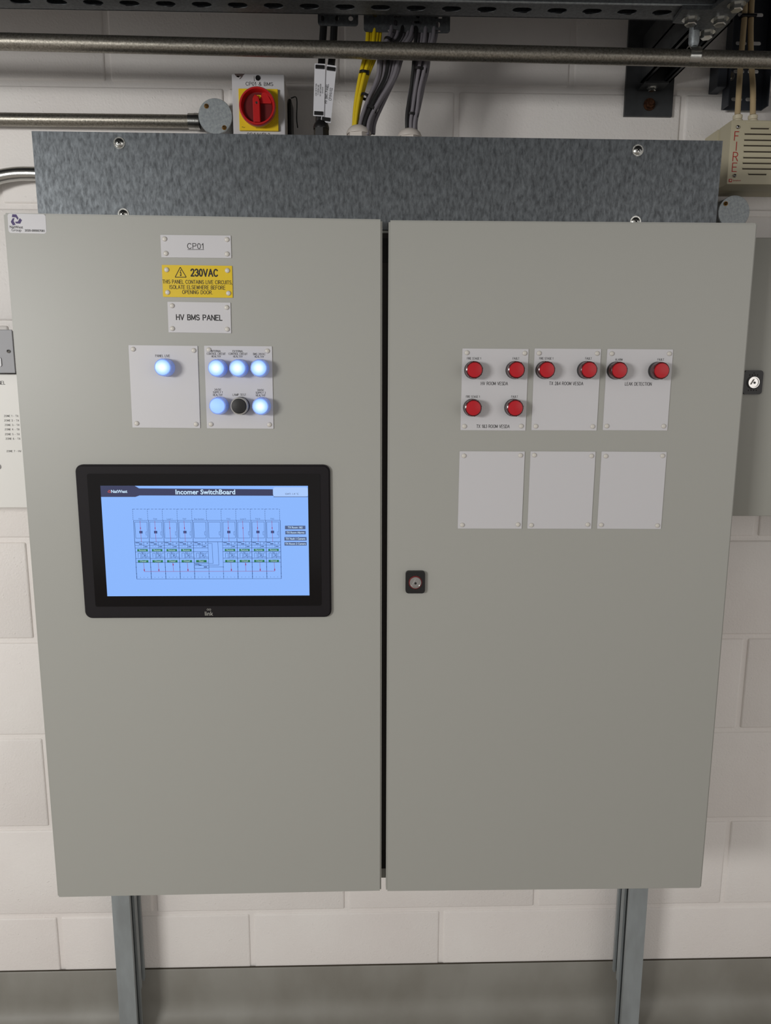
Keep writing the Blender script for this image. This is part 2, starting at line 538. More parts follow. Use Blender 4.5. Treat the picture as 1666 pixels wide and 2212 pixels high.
def part(name, g, mt=None, parent=None, label=None, cat=None, group=None, kind=None, smooth=False, local=False, loc=None, bevel=0, angle=35):
    """links geometry as one mesh object.  Geometry is in world coordinates unless local=True"""
    me = bpy.data.meshes.new(name)
    mats = g.mats[:]
    if mt is not None and not mats: mats = [mt]
    if parent is None and not local:
        lo = V([min(v.co[i] for v in g.bm.verts) for i in range(3)])
        hi = V([max(v.co[i] for v in g.bm.verts) for i in range(3)])
        org = V(((lo.x+hi.x)/2, (lo.y+hi.y)/2, lo.z)) if loc is None else V(loc)
    elif parent is not None and not local:
        org = WL[parent.name]
    else:
        org = V((0, 0, 0))
    if org.length: bmesh.ops.translate(g.bm, verts=g.bm.verts, vec=-org)
    if smooth:
        for f in g.bm.faces: f.smooth = True
        for e in g.bm.edges:
            if len(e.link_faces) == 2 and e.calc_face_angle(0) > math.radians(angle): e.smooth = False
    g.bm.to_mesh(me); g.bm.free()
    for q in mats: me.materials.append(q)
    o = bpy.data.objects.new(name, me)
    COL.objects.link(o)
    if parent is not None:
        o.parent = parent
        if loc is not None and local: o.location = loc
        WL[o.name] = WL[parent.name]
    else:
        o.location = org if not local else (loc or (0, 0, 0))
        WL[o.name] = V(o.location)
    if bevel:
        bv = o.modifiers.new('bevel', 'BEVEL'); bv.width = bevel; bv.segments = 2; bv.limit_method = 'ANGLE'
    return props(o, label, cat, group, kind)

def link_copy(src, parent=None, loc=None):
    c = src.copy()
    COL.objects.link(c)
    if parent is not None: c.parent = parent
    if loc is not None: c.location = loc
    return c

# ------------------------------------------------------------------ the setting
X0, Z0, BW, BH = .1474, .9547, .45, .225
def build_wall():
    g = G()
    J = .005
    for k in range(-5, 9):
        za, zb = Z0+BH*k, Z0+BH*(k+1)      # course k sits above seam k
        off = X0 if (k % 2 == 0) else X0+BW/2
        za2 = max(za+J, 0.0)
        if zb < .02: continue
        for i in range(-6, 6):
            xa = off+BW*i
            if xa > 2.2 or xa+BW < -2.2: continue
            d = random.uniform(-.0006, .0006)
            g.box(xa+J, xa+BW-J, d, .03, za2, zb-J, bev=.0045, seg=3, only='front')
    g.box(-2.4, 2.4, .0038, .16, 0, 3.0)
    return part('wall_back', g, M['wall'], kind='structure', smooth=True, angle=60)
# course parity: seam 0 at z0; course below seam 0 (k=-1) has joints at X0+.225
build_wall()

g = G(); g.box(-2.4, 2.4, -5.0, .0, -.08, 0)
part('floor', g, M['floor'], kind='structure')
g = G(); g.box(-2.4, 2.4, -5.0, .0, 3.0, 3.08)
part('ceiling', g, M['ceil'], kind='structure')
zpl = at(640, 2087, 0).z
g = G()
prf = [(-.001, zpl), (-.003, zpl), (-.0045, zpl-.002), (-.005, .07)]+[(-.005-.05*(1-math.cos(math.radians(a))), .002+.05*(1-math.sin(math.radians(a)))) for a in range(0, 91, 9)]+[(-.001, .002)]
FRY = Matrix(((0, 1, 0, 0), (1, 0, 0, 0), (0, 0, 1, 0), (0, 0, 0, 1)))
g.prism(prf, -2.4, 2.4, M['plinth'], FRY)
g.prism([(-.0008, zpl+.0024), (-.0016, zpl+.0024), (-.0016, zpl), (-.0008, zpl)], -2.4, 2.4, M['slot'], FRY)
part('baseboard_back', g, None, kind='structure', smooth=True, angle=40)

# ------------------------------------------------------------------ main cabinet
YD = -.3306                       # door faces
cab = thing('control_cabinet', 'large pale grey double-door wall cabinet on two grey steel legs, filling the photo', 'cabinet', (0, -.2, 0))
DT, DB = 1.7713, .5778
def door_outline(c):
    P = [at(px, py, YD) for px, py in c]
    return [(p.x, p.z) for p in P]
g = G()
bx0, bx1, bz0, bz1 = -.588, .588, .592, 1.757
g.box(bx0, bx1, -.308, -.082, bz0, bz1)
g.mats = [M['doorb']]
part('body', g, None, cab)
g = G(); g.box(-.02, .02, -.3092, -.308, bz0+.02, bz1-.004, M['gasket'])
g.box(-.02, .02, -.3096, -.3092, bz0+.0215, bz0+.058, M['dark']); g.box(-.02, .02, -.3096, -.3092, bz1-.05, bz1-.012, M['dark'])
part('centre_mullion', g, None, cab, label='black strip in the gap between the doors')

def make_door(corners, hinge):
    """corners TL TR BR BL in photo pixels; folded sheet with rounded edges"""
    P = [at(px, py, YD) for px, py in corners]
    t = bmesh.new()
    f = [t.verts.new((p.x, YD, p.z)) for p in P]
    b = [t.verts.new((p.x, YD+.0195, p.z)) for p in P]
    t.faces.new(f); t.faces.new(b[::-1])
    for i in range(4): t.faces.new((f[i], b[i], b[(i+1) % 4], f[(i+1) % 4]))
    bmesh.ops.recalc_face_normals(t, faces=t.faces)
    es = [e for e in t.edges if min(v.co.y for v in e.verts) < YD+1e-5]
    bmesh.ops.bevel(t, geom=es, offset=.0028, segments=4, affect='EDGES')
    g = G(); g.merge(t, M['door'])
    return g
g = make_door([(6, 459), (826, 473), (824, 1926), (124, 1940)], 'l')
doorL = part('door', g, None, cab, smooth=True, angle=50)
g = make_door([(840, 475), (1638, 481), (1516, 1920), (834, 1927)], 'r')
doorR = part('door', g, None, cab, smooth=True, angle=50)

def make_lock(parent, px, py, y, w, h, red):
    c = at(px, py, y)
    g = G()
    g.prism(rrect(c.x-w/2, c.x+w/2, c.z-h/2, c.z+h/2, w*.16), y, y-.006, M['black'])
    for k in range(4):
        g.box(c.x-w*.24+k*w*.14, c.x-w*.2+k*w*.14, y-.0064, y-.006, c.z+h*.27, c.z+h*.34, M['gasket'])
        g.box(c.x-w*.24+k*w*.14, c.x-w*.2+k*w*.14, y-.0064, y-.006, c.z-h*.36, c.z-h*.3, M['gasket'])
    g.prism([(c.x-.0015, c.z+h*.41), (c.x+.0015, c.z+h*.41), (c.x, c.z+h*.36)], y-.006, y-.0064, M['gasket'])
    p = part('lock_plate', g, None, parent, label='black lock escutcheon')
    r = w*.3
    g = G()
    g.lathe((c.x, y-.006, c.z), (0, -1, 0), [(r*1.15, 0), (r*1.15, .001), (r*1.0, .0012)], 32, M['redd'] if red else M['black'])
    g.lathe((c.x, y-.007, c.z), (0, -1, 0), [(r*.98, 0), (r*.98, .0018), (r*.84, .0018), (r*.8, .0004), (0, .0004)], 32, M['chrome'])
    g.prism([(c.x-r*.5, c.z-r*.35), (c.x+r*.5, c.z-r*.35), (c.x, c.z+r*.55)], y-.0074, y-.0105, M['chrome'])
    g.lathe((c.x, y-.0105, c.z-r*.05), (0, -1, 0), [(r*.2, 0), (r*.2, .0006), (0, .0006)], 16, M['black'])
    part('lock_barrel', g, None, parent, smooth=True, label='chrome triangular lock barrel')
make_lock(doorR, 897, 1256, YD, .0335, .0395, True)

# legs: a front channel to the floor and a shorter rear channel against the wall
def strut_leg(xa, xb, ya, yb, za, zb, open_side):
    """strut whose mouth faces open_side (+1 right, -1 left)"""
    g = G(); t = .003
    xo = xb if open_side > 0 else xa
    if open_side > 0:
        pr = [(xb, ya), (xa, ya), (xa, yb), (xb, yb), (xb, yb-.009), (xb-.005, yb-.009), (xb-.005, yb-t), (xa+t, yb-t), (xa+t, ya+t), (xb-.005, ya+t), (xb-.005, ya+.009), (xb, ya+.009)]
    else:
        pr = [(xa, ya), (xb, ya), (xb, yb), (xa, yb), (xa, yb-.009), (xa+.005, yb-.009), (xa+.005, yb-t), (xb-t, yb-t), (xb-t, ya+t), (xa+.005, ya+t), (xa+.005, ya+.009), (xa, ya+.009)]
    t_ = bmesh.new()
    a = [t_.verts.new((x, y, za)) for x, y in pr]; b = [t_.verts.new((x, y, zb)) for x, y in pr]
    t_.faces.new(a); t_.faces.new(b[::-1])
    for i in range(len(pr)): t_.faces.new((a[i], b[i], b[(i+1) % len(pr)], a[(i+1) % len(pr)]))
    bmesh.ops.recalc_face_normals(t_, faces=t_.faces)
    g.merge(t_, M['strut'])
    return g
for pxa, pxb, side in ((241, 279.5, 1), (1360, 1399, -1)):
    xa, xb = at(pxa, 1945, -.081).x, at(pxb, 1945, -.081).x
    lg = part('leg', strut_leg(xa, xb, -.081, -.0405, .0, .75, side), None, cab)
    g = strut_leg(xa, xb, -.0405, -.0045, zpl-.02, .75, side)
    part('wall_strut', g, None, lg)

# ------------------------------------------------------------------ galvanised wireway on top of the cabinet
YS = -.306
Pt = [at(68, 283, YS), at(1562, 304, YS), at(1552, 478, YS), at(81, 462, YS)]
ztop = (Pt[0].z+Pt[1].z)/2
trk = thing('galvanised_wireway', 'galvanised sheet steel wireway box along the top of the grey cabinet', 'wireway', (0, -.2, 1.757))
g = G()
g.prism([(Pt[0].x, Pt[0].z), (Pt[1].x, Pt[1].z), (Pt[1].x-.001, 1.7585), (Pt[0].x+.001, 1.7585)], YS+.0015, YS)
part('front_cover', g, M['galv'], trk)
g = G()
g.box(Pt[0].x+.004, Pt[1].x-.004, YS+.002, -.118, 1.7585, ztop-.012)
part('box', g, M['galvd'], trk)
def pan_screw(px, py, y, r, mt, parent, slotdir=.6, name='screw', washer=True):
    c = at(px, py, y)
    g = G()
    if washer: g.lathe(c, (0, -1, 0), [(r*1.02, 0), (r*1.02, .001), (r*.6, .001)], 28, mt)
    g.lathe(V(c)+V((0, -.001, 0)), (0, -1, 0), [(r*.78, 0), (r*.75, .0012), (r*.55, .0025), (r*.2, .0032), (0, .0033)], 28, mt)
    for a in (slotdir, slotdir+math.pi/2):
        dx, dz = math.cos(a)*r*.4, math.sin(a)*r*.4
        nx, nz = -math.sin(a)*r*.08, math.cos(a)*r*.08
        g.prism([(c.x-dx-nx, c.z-dz-nz), (c.x+dx-nx, c.z+dz-nz), (c.x+dx+nx, c.z+dz+nz), (c.x-dx+nx, c.z-dz+nz)], c.y-.0036, c.y-.0046, M['dark'])
    return part(name, g, None, parent, smooth=True)
for px, py in ((258, 309), (1378, 325), (267, 463), (1373, 479)):
    pan_screw(px, py, YS, .0088, M['zinc'], trk, random.uniform(.2, 1.2))

# ------------------------------------------------------------------ plates and indicators on the doors
def plate_from(corners, y=YD):
    P = [at(px, py, y) for px, py in corners]
    tl, tr, br, bl = P
    c = (tl+tr+br+bl)/4
    w = ((tr-tl).length+(br-bl).length)/2
    h = ((tl-bl).length+(tr-br).length)/2
    d = ((tr-tl)+(br-bl)).normalized()
    return c, w, h, -math.atan2(d.z, d.x)

rivet_mesh = None
def make_rivet_mesh():
    global rivet_mesh
    g = G()
    g.lathe((0, 0, 0), (0, -1, 0), [(.0038, 0), (.0039, .0006), (.0035, .0017), (.0024, .0024), (.001, .0026), (0, .0027)], 20, M['rivet'])
    for f in g.bm.faces: f.smooth = True
    me = bpy.data.meshes.new('rivet'); g.bm.to_mesh(me); me.materials.append(M['rivet']); rivet_mesh = me
make_rivet_mesh()

def sign(name, label, cat, corners, mt, group=None, ins=.0068, rv=True):
    c, w, h, r = plate_from(corners)
    root = thing(name, label, cat, (c.x, YD, c.z), group, r)
    g = G()
    g.prism(rrect(-w/2, w/2, -h/2, h/2, .0008, 2), 0, -.0015)
    part('plate', g, mt, root, local=True)
    if rv:
        for sx in (-1, 1):
            for sz in (1, -1):
                o = bpy.data.objects.new('rivet', rivet_mesh)
                COL.objects.link(o); o.parent = root
                o.location = (sx*(w/2-ins)+random.uniform(-.0008, .0008), -.0015, sz*(h/2-ins)+random.uniform(-.0008, .0008))
                WL[o.name] = V((0, 0, 0))
    def loc(px, py, y=YD):
        d = at(px, py, y)-V((c.x, y, c.z))
        return (d.x*math.cos(r)-d.z*math.sin(r), d.x*math.sin(r)+d.z*math.cos(r))
    return root, w, h, loc
YT = -.0017
PX = 1/1262.0     # metres per photo pixel on the door, about

# CP01
root, w, h, L = sign('nameplate', 'white nameplate reading CP01, topmost on the left door', 'nameplate', [(347, 507), (499, 510), (500, 557), (349, 557)], M['plate'])
g = G(); x, z = L(423, 532); g.cap('CP01', x, z, 10*PX, YT, wpx=32*PX, wd=.12, mt=M['ink'])
x0, z0 = L(406, 539.5); x1, z1 = L(441, 539.5); g.line(x0, z0, x1, z1, .0007, YT, M['ink'])
part('lettering', g, None, root, local=True, label='black lettering')
# yellow
root, w, h, L = sign('warning_sign', 'yellow warning sign reading 230VAC with lightning triangle on the left door', 'warning sign', [(350, 572), (502, 575), (503, 643), (353, 642)], M['yellow'])
g = G()
x, z = L(442, 589.5); g.cap('230VAC', x, z, 13*PX, YT, wpx=53*PX, wd=.2, mt=M['ink'])
for s_, py, wp_ in (('THIS PANEL CONTAINS LIVE CIRCUITS,', 609.5, 139), ('ISOLATE ELSEWHERE BEFORE', 621, 111), ('OPENING DOOR.', 631.5, 60)):
    x, z = L(427, py); g.cap(s_, x, z, 6.9*PX, YT, wpx=wp_*PX, wd=.13, mt=M['ink'])
part('lettering', g, None, root, local=True, label='black lettering')
g = G()
tri = [L(390, 577.5), L(403, 599), L(379, 599)]
for i in range(3):
    a, b = tri[i], tri[(i+1) % 3]; g.line(a[0], a[1], b[0], b[1], .0011, YT, M['ink'])
bolt = [L(391.5, 583), L(389.5, 590), L(392, 589.5), L(391, 595.5)]
for a, b in zip(bolt, bolt[1:]): g.line(a[0], a[1], b[0], b[1], .001, YT, M['ink'])
a = L(391, 596.5); b = L(389.3, 593.8); g.line(a[0], a[1], b[0], b[1], .0008, YT, M['ink']); b = L(392.7, 593.9); g.line(a[0], a[1], b[0], b[1], .0008, YT, M['ink'])
part('hazard_symbol', g, None, root, local=True, label='black lightning triangle')
# HV BMS
root, w, h, L = sign('nameplate', 'white nameplate reading HV BMS PANEL, below the yellow warning sign', 'nameplate', [(362, 652), (498, 654), (500, 720), (365, 718)], M['plate'])
g = G(); x, z = L(431, 686); g.cap('HV BMS PANEL', x, z, 10*PX, YT, wpx=92*PX, wd=.18, mt=M['ink'])
part('lettering', g, None, root, local=True, label='black lettering')

TS = 5.6*PX
def legend(lst, L, root):
    for txt, px, py, hh, sx in lst:
        g = G()
        for i, ln in enumerate(txt.split('\n')):
            x, z = L(px, py-1.2+i*hh*1.32)
            g.cap(ln, x, z, hh*.92*PX, YT, sx=sx*.93, mt=M['ink'], wd=.12)
        part('caption', g, None, root, local=True, label='small black caption')

root, w, h, L = sign('indicator_plate', 'white indicator plate with one lit lamp captioned PANEL LIVE', 'plate', [(277, 746), (426, 747), (434, 925), (288, 923)], M['plate'], 'white indicator plates on the left door')
legend([('PANEL LIVE', 352, 770, 5, 1.02)], L, root)
root, w, h, L = sign('indicator_plate', 'white indicator plate with two rows of three lamps on the left door', 'plate', [(441, 747), (587, 748), (592, 926), (448, 925)], M['plate'], 'white indicator plates on the left door')
legend([('INTERNAL\nCONTROL CIRCUIT\nHEALTHY', 467.5, 759.8, 4.3, .98), ('EXTERNAL\nCONTROL CIRCUIT\nHEALTHY', 514.5, 760, 4.3, .98), ('BMS 24VAC\nHEALTHY', 560.5, 766, 4.3, 1.0),
        ('24VDC\nSUPPLY 1\nHEALTHY', 471, 843, 4.3, 1.0), ('LAMP TEST', 517.5, 854, 4.6, 1.05), ('24VDC\nSUPPLY 2\nHEALTHY', 563.5, 844, 4.3, 1.0)], L, root)
GR = 'white plates in two rows on the right door'
root, w, h, L = sign('indicator_plate', 'white plate with four red lamps reading HV ROOM VESDA and TX 1&3 ROOM VESDA', 'plate', [(999, 753), (1141, 754), (1136, 930), (995, 929)], M['plate'], GR)
legend([('FIRE STAGE 1', 1024, 775.5, 4.6, .93), ('FAULT', 1114.5, 775.5, 4.6, .93), ('HV ROOM VESDA', 1068, 829.5, 7, .93), ('FIRE STAGE 1', 1021.5, 858, 4.6, .93), ('FAULT', 1111.5, 858, 4.6, .93), ('TX 1&3 ROOM VESDA', 1065, 922, 7, .93)], L, root)
root, w, h, L = sign('indicator_plate', 'white plate with two red lamps reading TX 2&4 ROOM VESDA', 'plate', [(1155, 753), (1298, 754), (1289, 930), (1148, 929)], M['plate'], GR)
legend([('FIRE STAGE 1', 1180, 775.5, 4.6, .93), ('FAULT', 1271, 775.5, 4.6, .93), ('TX 2&4 ROOM VESDA', 1223, 829.5, 7, .93)], L, root)
root, w, h, L = sign('indicator_plate', 'white plate with two red lamps reading LEAK DETECTION', 'plate', [(1311, 754), (1453, 755), (1442, 930), (1303, 929)], M['plate'], GR)
legend([('ALARM', 1336.5, 778, 4.6, .95), ('FAULT', 1427, 778, 4.6, .93), ('LEAK DETECTION', 1378.5, 830.5, 7, .93)], L, root)
sign('blank_plate', 'blank white plate, leftmost of three, below the HV ROOM VESDA plate', 'plate', [(992.5, 975), (1133.5, 975), (1127, 1142), (989.5, 1141)], M['plate'], GR)
sign('blank_plate', 'blank white plate, middle of three, on the right door', 'plate', [(1145.5, 975), (1286, 975.5), (1277.5, 1142), (1140, 1141.5)], M['plate'], GR)
sign('blank_plate', 'blank white plate, rightmost of three, below the LEAK DETECTION plate', 'plate', [(1299, 975.5), (1440, 976), (1427.5, 1142.5), (1290.5, 1141.5)], M['plate'], GR)

# pilot lights, built once each kind and copied
def proto_light(kind):
    root = thing('pilot_light' if kind != 'button' else 'push_button', '', '', (0, 0, 0))
    R = .0141
    mring = {'white': M['bluering'], 'dim': M['bluering'], 'red': M['redring'], 'button': M['greyring']}[kind]
    g = G()
    g.lathe((0, 0, 0), (0, -1, 0), [(R*1.02, 0), (R*1.04, .004), (R, .0065), (R*.98, .008)], 40, M['black'] if kind in ('red', 'button') else mring)
    part('collar', g, None, root, local=True, smooth=True)
    g = G()
    g.lathe((0, 0, 0), (0, -1, 0), [(R*.98, .008), (R*.99, .018), (R*.96, .0205), (R*.86, .0212), (R*.84, .0195), (0, .0195)], 40, mring)
    for k in range(8):
        a = k*math.pi/4+.2
        g.lathe((R*.97*math.cos(a), -.011, R*.97*math.sin(a)), (0, -1, 0), [(.0008, 0), (.0008, .008)], 8, mring)
    part('bezel', g, None, root, local=True, smooth=True)
    g = G()
    ml = {'white': M['lens'], 'dim': M['lensdim'], 'red': M['redlens'], 'button': M['black']}[kind]
    g.lathe((0, 0, 0), (0, -1, 0), [(R*.85, .0196), (R*.85, .0222), (R*.8, .0232), (R*.4, .0238), (0, .024)], 40, ml)
    part('lens' if kind != 'button' else 'button_cap', g, None, root, local=True, smooth=True)
    return root
FR = YD-.0015
def place_light(proto, first, px, py, label, group):
    c = at(px, py, FR-.023)
    if first: r = proto
    else:
        r = link_copy(proto)
        for ch in list(proto.children): link_copy(ch, r)
    r.location = (c.x, FR, c.z)
    props(r, label, 'indicator lamp' if 'button' not in label else 'button', group)
    return r
GW = 'lit pilot lights on the left door'
pw = proto_light('white')
place_light(pw, True, 351, 793.5, 'glowing white-blue pilot light alone on its plate under PANEL LIVE', GW)
place_light(pw, False, 467, 795, 'glowing pilot light under the caption INTERNAL CONTROL CIRCUIT HEALTHY', GW)
place_light(pw, False, 513, 795, 'glowing pilot light under the caption EXTERNAL CONTROL CIRCUIT HEALTHY', GW)
place_light(pw, False, 559, 795, 'glowing pilot light under the caption BMS 24VAC HEALTHY', GW)
place_light(pw, False, 562.5, 878, 'glowing pilot light under the caption 24VDC SUPPLY 2 HEALTHY', GW)
pdm = proto_light('dim')
place_light(pdm, True, 469.5, 877, 'evenly blue, dimmer pilot light under the caption 24VDC SUPPLY 1 HEALTHY', GW)
pb = proto_light('button')
place_light(pb, True, 516, 877.5, 'round black push button in a grey ring, captioned LAMP TEST', 'push buttons')
if 'group' in pb: del pb['group']
pr_ = proto_light('red')
GRR = 'unlit red pilot lights on the right door'
reds = [(1026, 799, 'red pilot light marked FIRE STAGE 1 above HV ROOM VESDA'), (1117, 799, 'red pilot light marked FAULT above the end of HV ROOM VESDA'),
        (1023.5, 881.5, 'red pilot light marked FIRE STAGE 1 above TX 1&3 ROOM VESDA'), (1114, 881.5, 'red pilot light marked FAULT above the end of TX 1&3 ROOM VESDA'),
        (1182.5, 799, 'red pilot light marked FIRE STAGE 1 above TX 2&4 ROOM VESDA'), (1274, 799, 'red pilot light marked FAULT above the end of TX 2&4 ROOM VESDA'),
        (1339.5, 800, 'red pilot light marked ALARM above LEAK DETECTION'), (1430.5, 800.5, 'red pilot light marked FAULT above the end of LEAK DETECTION')]
for i, (px, py, lb) in enumerate(reds): place_light(pr_, i == 0, px, py, lb, GRR)

# asset sticker (its square code is left out)
c, w, h, r = plate_from([(16, 461), (98, 463), (101, 505), (19, 503)])
root = thing('asset_sticker', 'small white asset sticker with purple logo in the top left corner of the left door', 'sticker', (c.x, YD, c.z), None, r)
g = G(); g.prism(rrect(-w/2, w/2, -h/2, h/2, .004, 4), 0, -.0003)
part('sticker_sheet', g, M['plate'], root, local=True)
g = G()
yy = -.0005
lx, lz, R_ = -w*.29, h*.17, .0087
for k in range(3):
    a = math.radians(90+120*k)
    poly = []
    for u, v in ((-.55, .96), (.15, .96), (.5, .33), (.36, .02), (.03, .45), (-.65, .47)):
        t = math.radians(120*k)
        poly.append(V((lx+R_*(u*math.cos(t)-v*math.sin(t)), yy, lz+R_*(u*math.sin(t)+v*math.cos(t)))))
    g.quad(poly[::-1], M['purple'])
g.text('NatWest', lx, -h*.2, .0042, yy, mt=M['ink'], sx=.95, bold=.015)
g.text('Group', lx, -h*.355, .0042, yy, mt=M['ink'], sx=1)
g.text('2020-000007081', w*.2, -h*.36, .0034, yy, mt=M['ink'], sx=1, bold=.02)
part('printing', g, None, root, local=True, label='purple emblem and black lettering')

# ------------------------------------------------------------------ touch screen
c, w, h, r = plate_from([(165, 1002), (714, 1004), (716, 1330), (187, 1334)])
scr = thing('touch_screen', 'black framed touch screen showing a blue switchboard diagram on the left door', 'screen', (c.x, YD-.0004, c.z), None, r)
def LS(px, py, y=YD-.008):
    d = at(px, py, y)-V((c.x, y, c.z))
    return (d.x*math.cos(r)-d.z*math.sin(r), d.x*math.sin(r)+d.z*math.cos(r))
g = G()
t = bmesh.new()
pts = rrect(-w/2, w/2, -h/2, h/2, .012, 6)
a = [t.verts.new((p[0], 0, p[1])) for p in pts]; b = [t.verts.new((p[0], -.007, p[1])) for p in pts]
t.faces.new(a); t.faces.new(b[::-1])
for i in range(len(pts)): t.faces.new((a[i], b[i], b[(i+1) % len(pts)], a[(i+1) % len(pts)]))
bmesh.ops.recalc_face_normals(t, faces=t.faces)
es = [e for e in t.edges if max(v.co.y for v in e.verts) < -.0069]
bmesh.ops.bevel(t, geom=es, offset=.0025, segments=3, affect='EDGES')
g.merge(t, M['bezel'])
part('bezel', g, None, scr, local=True, smooth=True, angle=50)
gp = [LS(187, 1022), LS(692, 1025), LS(694, 1307), LS(207, 1312)]
gx0, gx1 = (gp[0][0]+gp[3][0])/2, (gp[1][0]+gp[2][0])/2
gz1, gz0 = (gp[0][1]+gp[1][1])/2, (gp[2][1]+gp[3][1])/2
g = G(); g.prism(rrect(gx0, gx1, gz0, gz1, .003, 3), -.0068, -.0076)
part('glass_panel', g, M['glass'], scr, local=True)
dp = [LS(218, 1049), LS(665, 1050), LS(669, 1286), LS(231, 1288)]
dx0, dx1 = (dp[0][0]+dp[3][0])/2, (dp[1][0]+dp[2][0])/2
dz1, dz0 = (dp[0][1]+dp[1][1])/2, (dp[2][1]+dp[3][1])/2
DW, DH = dx1-dx0, dz1-dz0
yd_ = -.0078
g = G(); g.box(dx0, dx1, -.0076, yd_, dz0, dz1, M['scr'])
disp = part('display', g, None, scr, local=True, label='lit pale blue display')
def U(u, v): return dx0+u*DW, dz1-v*DH
def rect(g, u0, v0, u1, v1, mt, y):
    x0, z0 = U(u0, v1); x1, z1 = U(u1, v0)
    g.quad([(x0, y, z0), (x1, y, z0), (x1, y, z1), (x0, y, z1)], mt)
def ln(g, u0, v0, u1, v1, wd, mt, y):
    a = U(u0, v0); b = U(u1, v1); g.line(a[0], a[1], b[0], b[1], wd, y, mt)
y1, y2, y3 = yd_-.00015, yd_-.0003, yd_-.00045
g = G()
def poly(g, uv, mt, y): g.quad([(U(u, v)[0], y, U(u, v)[1]) for u, v in uv][::-1], mt)
poly(g, [(0, 0), (.165, 0), (.185, .022), (.84, .03), (.84, .088), (.185, .085), (.165, .098), (0, .098)], M['scrdk'], y1)
xa, za = U(.83, .095); xb, zb = U(1.0, .012)
g.quad([V((p[0], y2, p[1])) for p in rrect(xa, xb, za, zb, .004, 4) if True], M['scrhi'])
ln(g, .832, .097, 1, .097, .0008, M['scrdk'], y3)
for tx, u, v, hh, mt in (('NatWest', .088, .05, .0052, M['scrtxt']), ('Incomer SwitchBoard', .503, .056, .0083, M['scrtxt']), ('OAT: 1.4 \u00b0C', .922, .072, .0032, M['scrdk'])):
    x, z = U(u, v); g.text(tx, x, z, hh, y3, mt=mt, bold=.03 if hh > .005 else 0, sx=1.0)
x, z = U(.041, .05)
for k in range(3):
    a = math.radians(90+120*k)
    g.quad([V((x+.0026*rr*math.cos(a+math.radians(da)), y3, z+.0026*rr*math.sin(a+math.radians(da)))) for rr, da in ((1.0, 32), (1.0, -30), (.62, -58), (.34, -20), (.52, 18))], M['scrlr'])
part('header_bar', g, None, disp, local=True, label='dark title bar with pale lettering')
# schematic
g = G()
uA, uB, NP = .15, .862, 10
pw_ = (uB-uA)/NP
LW = .00055
for i in range(NP+1):
    u = uA+pw_*i
    for k in range(6): ln(g, u-.002, .206+k*.017, u-.002, .206+k*.017+.011, LW*1.1, M['scrln'], y1)
    ln(g, u, .308, u, .842, LW*1.5 if i not in (5, 6) else LW, M['scrln'], y1)
    for v in (.73, .79, .82): rect(g, u-.002, v, u+.002, v+.006, M['scrln'], y1)
for k in range(NP*4): ln(g, uA-.002+k*pw_/4, .206, uA-.002+k*pw_/4+pw_*.16, .206, LW, M['scrln'], y1)
ln(g, uA, .308, uB, .308, LW, M['scrln'], y1); ln(g, uA, .842, uB, .842, LW, M['scrln'], y1); ln(g, uA, .503, uB, .503, LW*1.3, M['scrln'], y1)
names = ['TX1', 'TX4', 'Load 1', 'TX7', 'Bus Section', '', 'TX3', 'Load 2', 'TX10', 'TX2']
for i in range(NP):
    u = uA+pw_*i; uc = u+pw_/2
    a, b = u+pw_*.08, u+pw_*.9
    for q in ((a, .322, b, .322), (b, .322, b, .468), (b, .468, a, .468), (a, .468, a, .322)): ln(g, *q, LW, M['scrln'], y1)
    for q in ((b-pw_*.1, .41, b-pw_*.1, .44), (b-pw_*.1, .41, b-.002, .41), (b-pw_*.1, .44, b-.002, .44)): ln(g, *q, LW*.8, M['scrln'], y1)
    for v in (.80, .825):
        for k in (1, 2, 3): rect(g, u+pw_*k/4-.001, .824, u+pw_*k/4+.001, .829, M['scrln'], y1)
    if names[i]:
        x, z = U(uc-.003, .296); g.text(names[i], x, z, .0026, y1, mt=M['scrln'])
    if i == 5: continue
    # switchgear cell
    base = .503 if i != 4 else .503
    for v in (.533, .558, .592, .652, .69): ln(g, u, v, u+pw_, v, LW*1.1, M['scrln'], y1)
    ln(g, u+pw_*.6, .505, u+pw_*.6, .556, LW, M['scrln'], y1)
    rect(g, u+pw_*.05, .507, u+pw_*.3, .513, M['scrln'], y1); rect(g, u+pw_*.28, .517, u+pw_*.5, .525, M['scrln'], y1)
    rect(g, u+pw_*.65, .542, u+pw_*.85, .549, M['scrln'], y1); rect(g, u+pw_*.8, .512, u+pw_*.9, .518, M['scrln'], y1)
    for k in (.2, .4): rect(g, u+pw_*k, .541, u+pw_*k+.002, .545, M['scrln'], y1)
    for q in ((.18, .605, .18, .645), (.18, .605, .36, .605), (.36, .605, .36, .652), (.44, .592, .44, .652), (.44, .612, .7, .612), (.58, .595, .58, .64), (.7, .6, .7, .652), (.44, .64, .98, .64), (.8, .605, .8, .638), (.8, .605, .95, .605)):
        ln(g, u+pw_*q[0], q[1], u+pw_*q[2], q[3], LW, M['scrln'], y1)
    rect(g, u+pw_*.46, .6, u+pw_*.52, .607, M['scrln'], y1); rect(g, u+pw_*.6, .622, u+pw_*.67, .63, M['scrln'], y1)
for q in ((5.0, .517, 5.28, .517), (5.28, .517, 5.3, .70), (5.3, .70, 5.0, .70), (5.68, .505, 5.7, .715), (5.7, .715, 5.0, .715), (5, .732, 6, .732)):
    ln(g, uA+pw_*q[0], q[1], uA+pw_*q[2], q[3], LW, M['scrln'], y1)
for v in (.70, .718, .745): ln(g, uA+pw_*4, v, uA+pw_*5, v, LW*1.1, M['scrln'], y1)
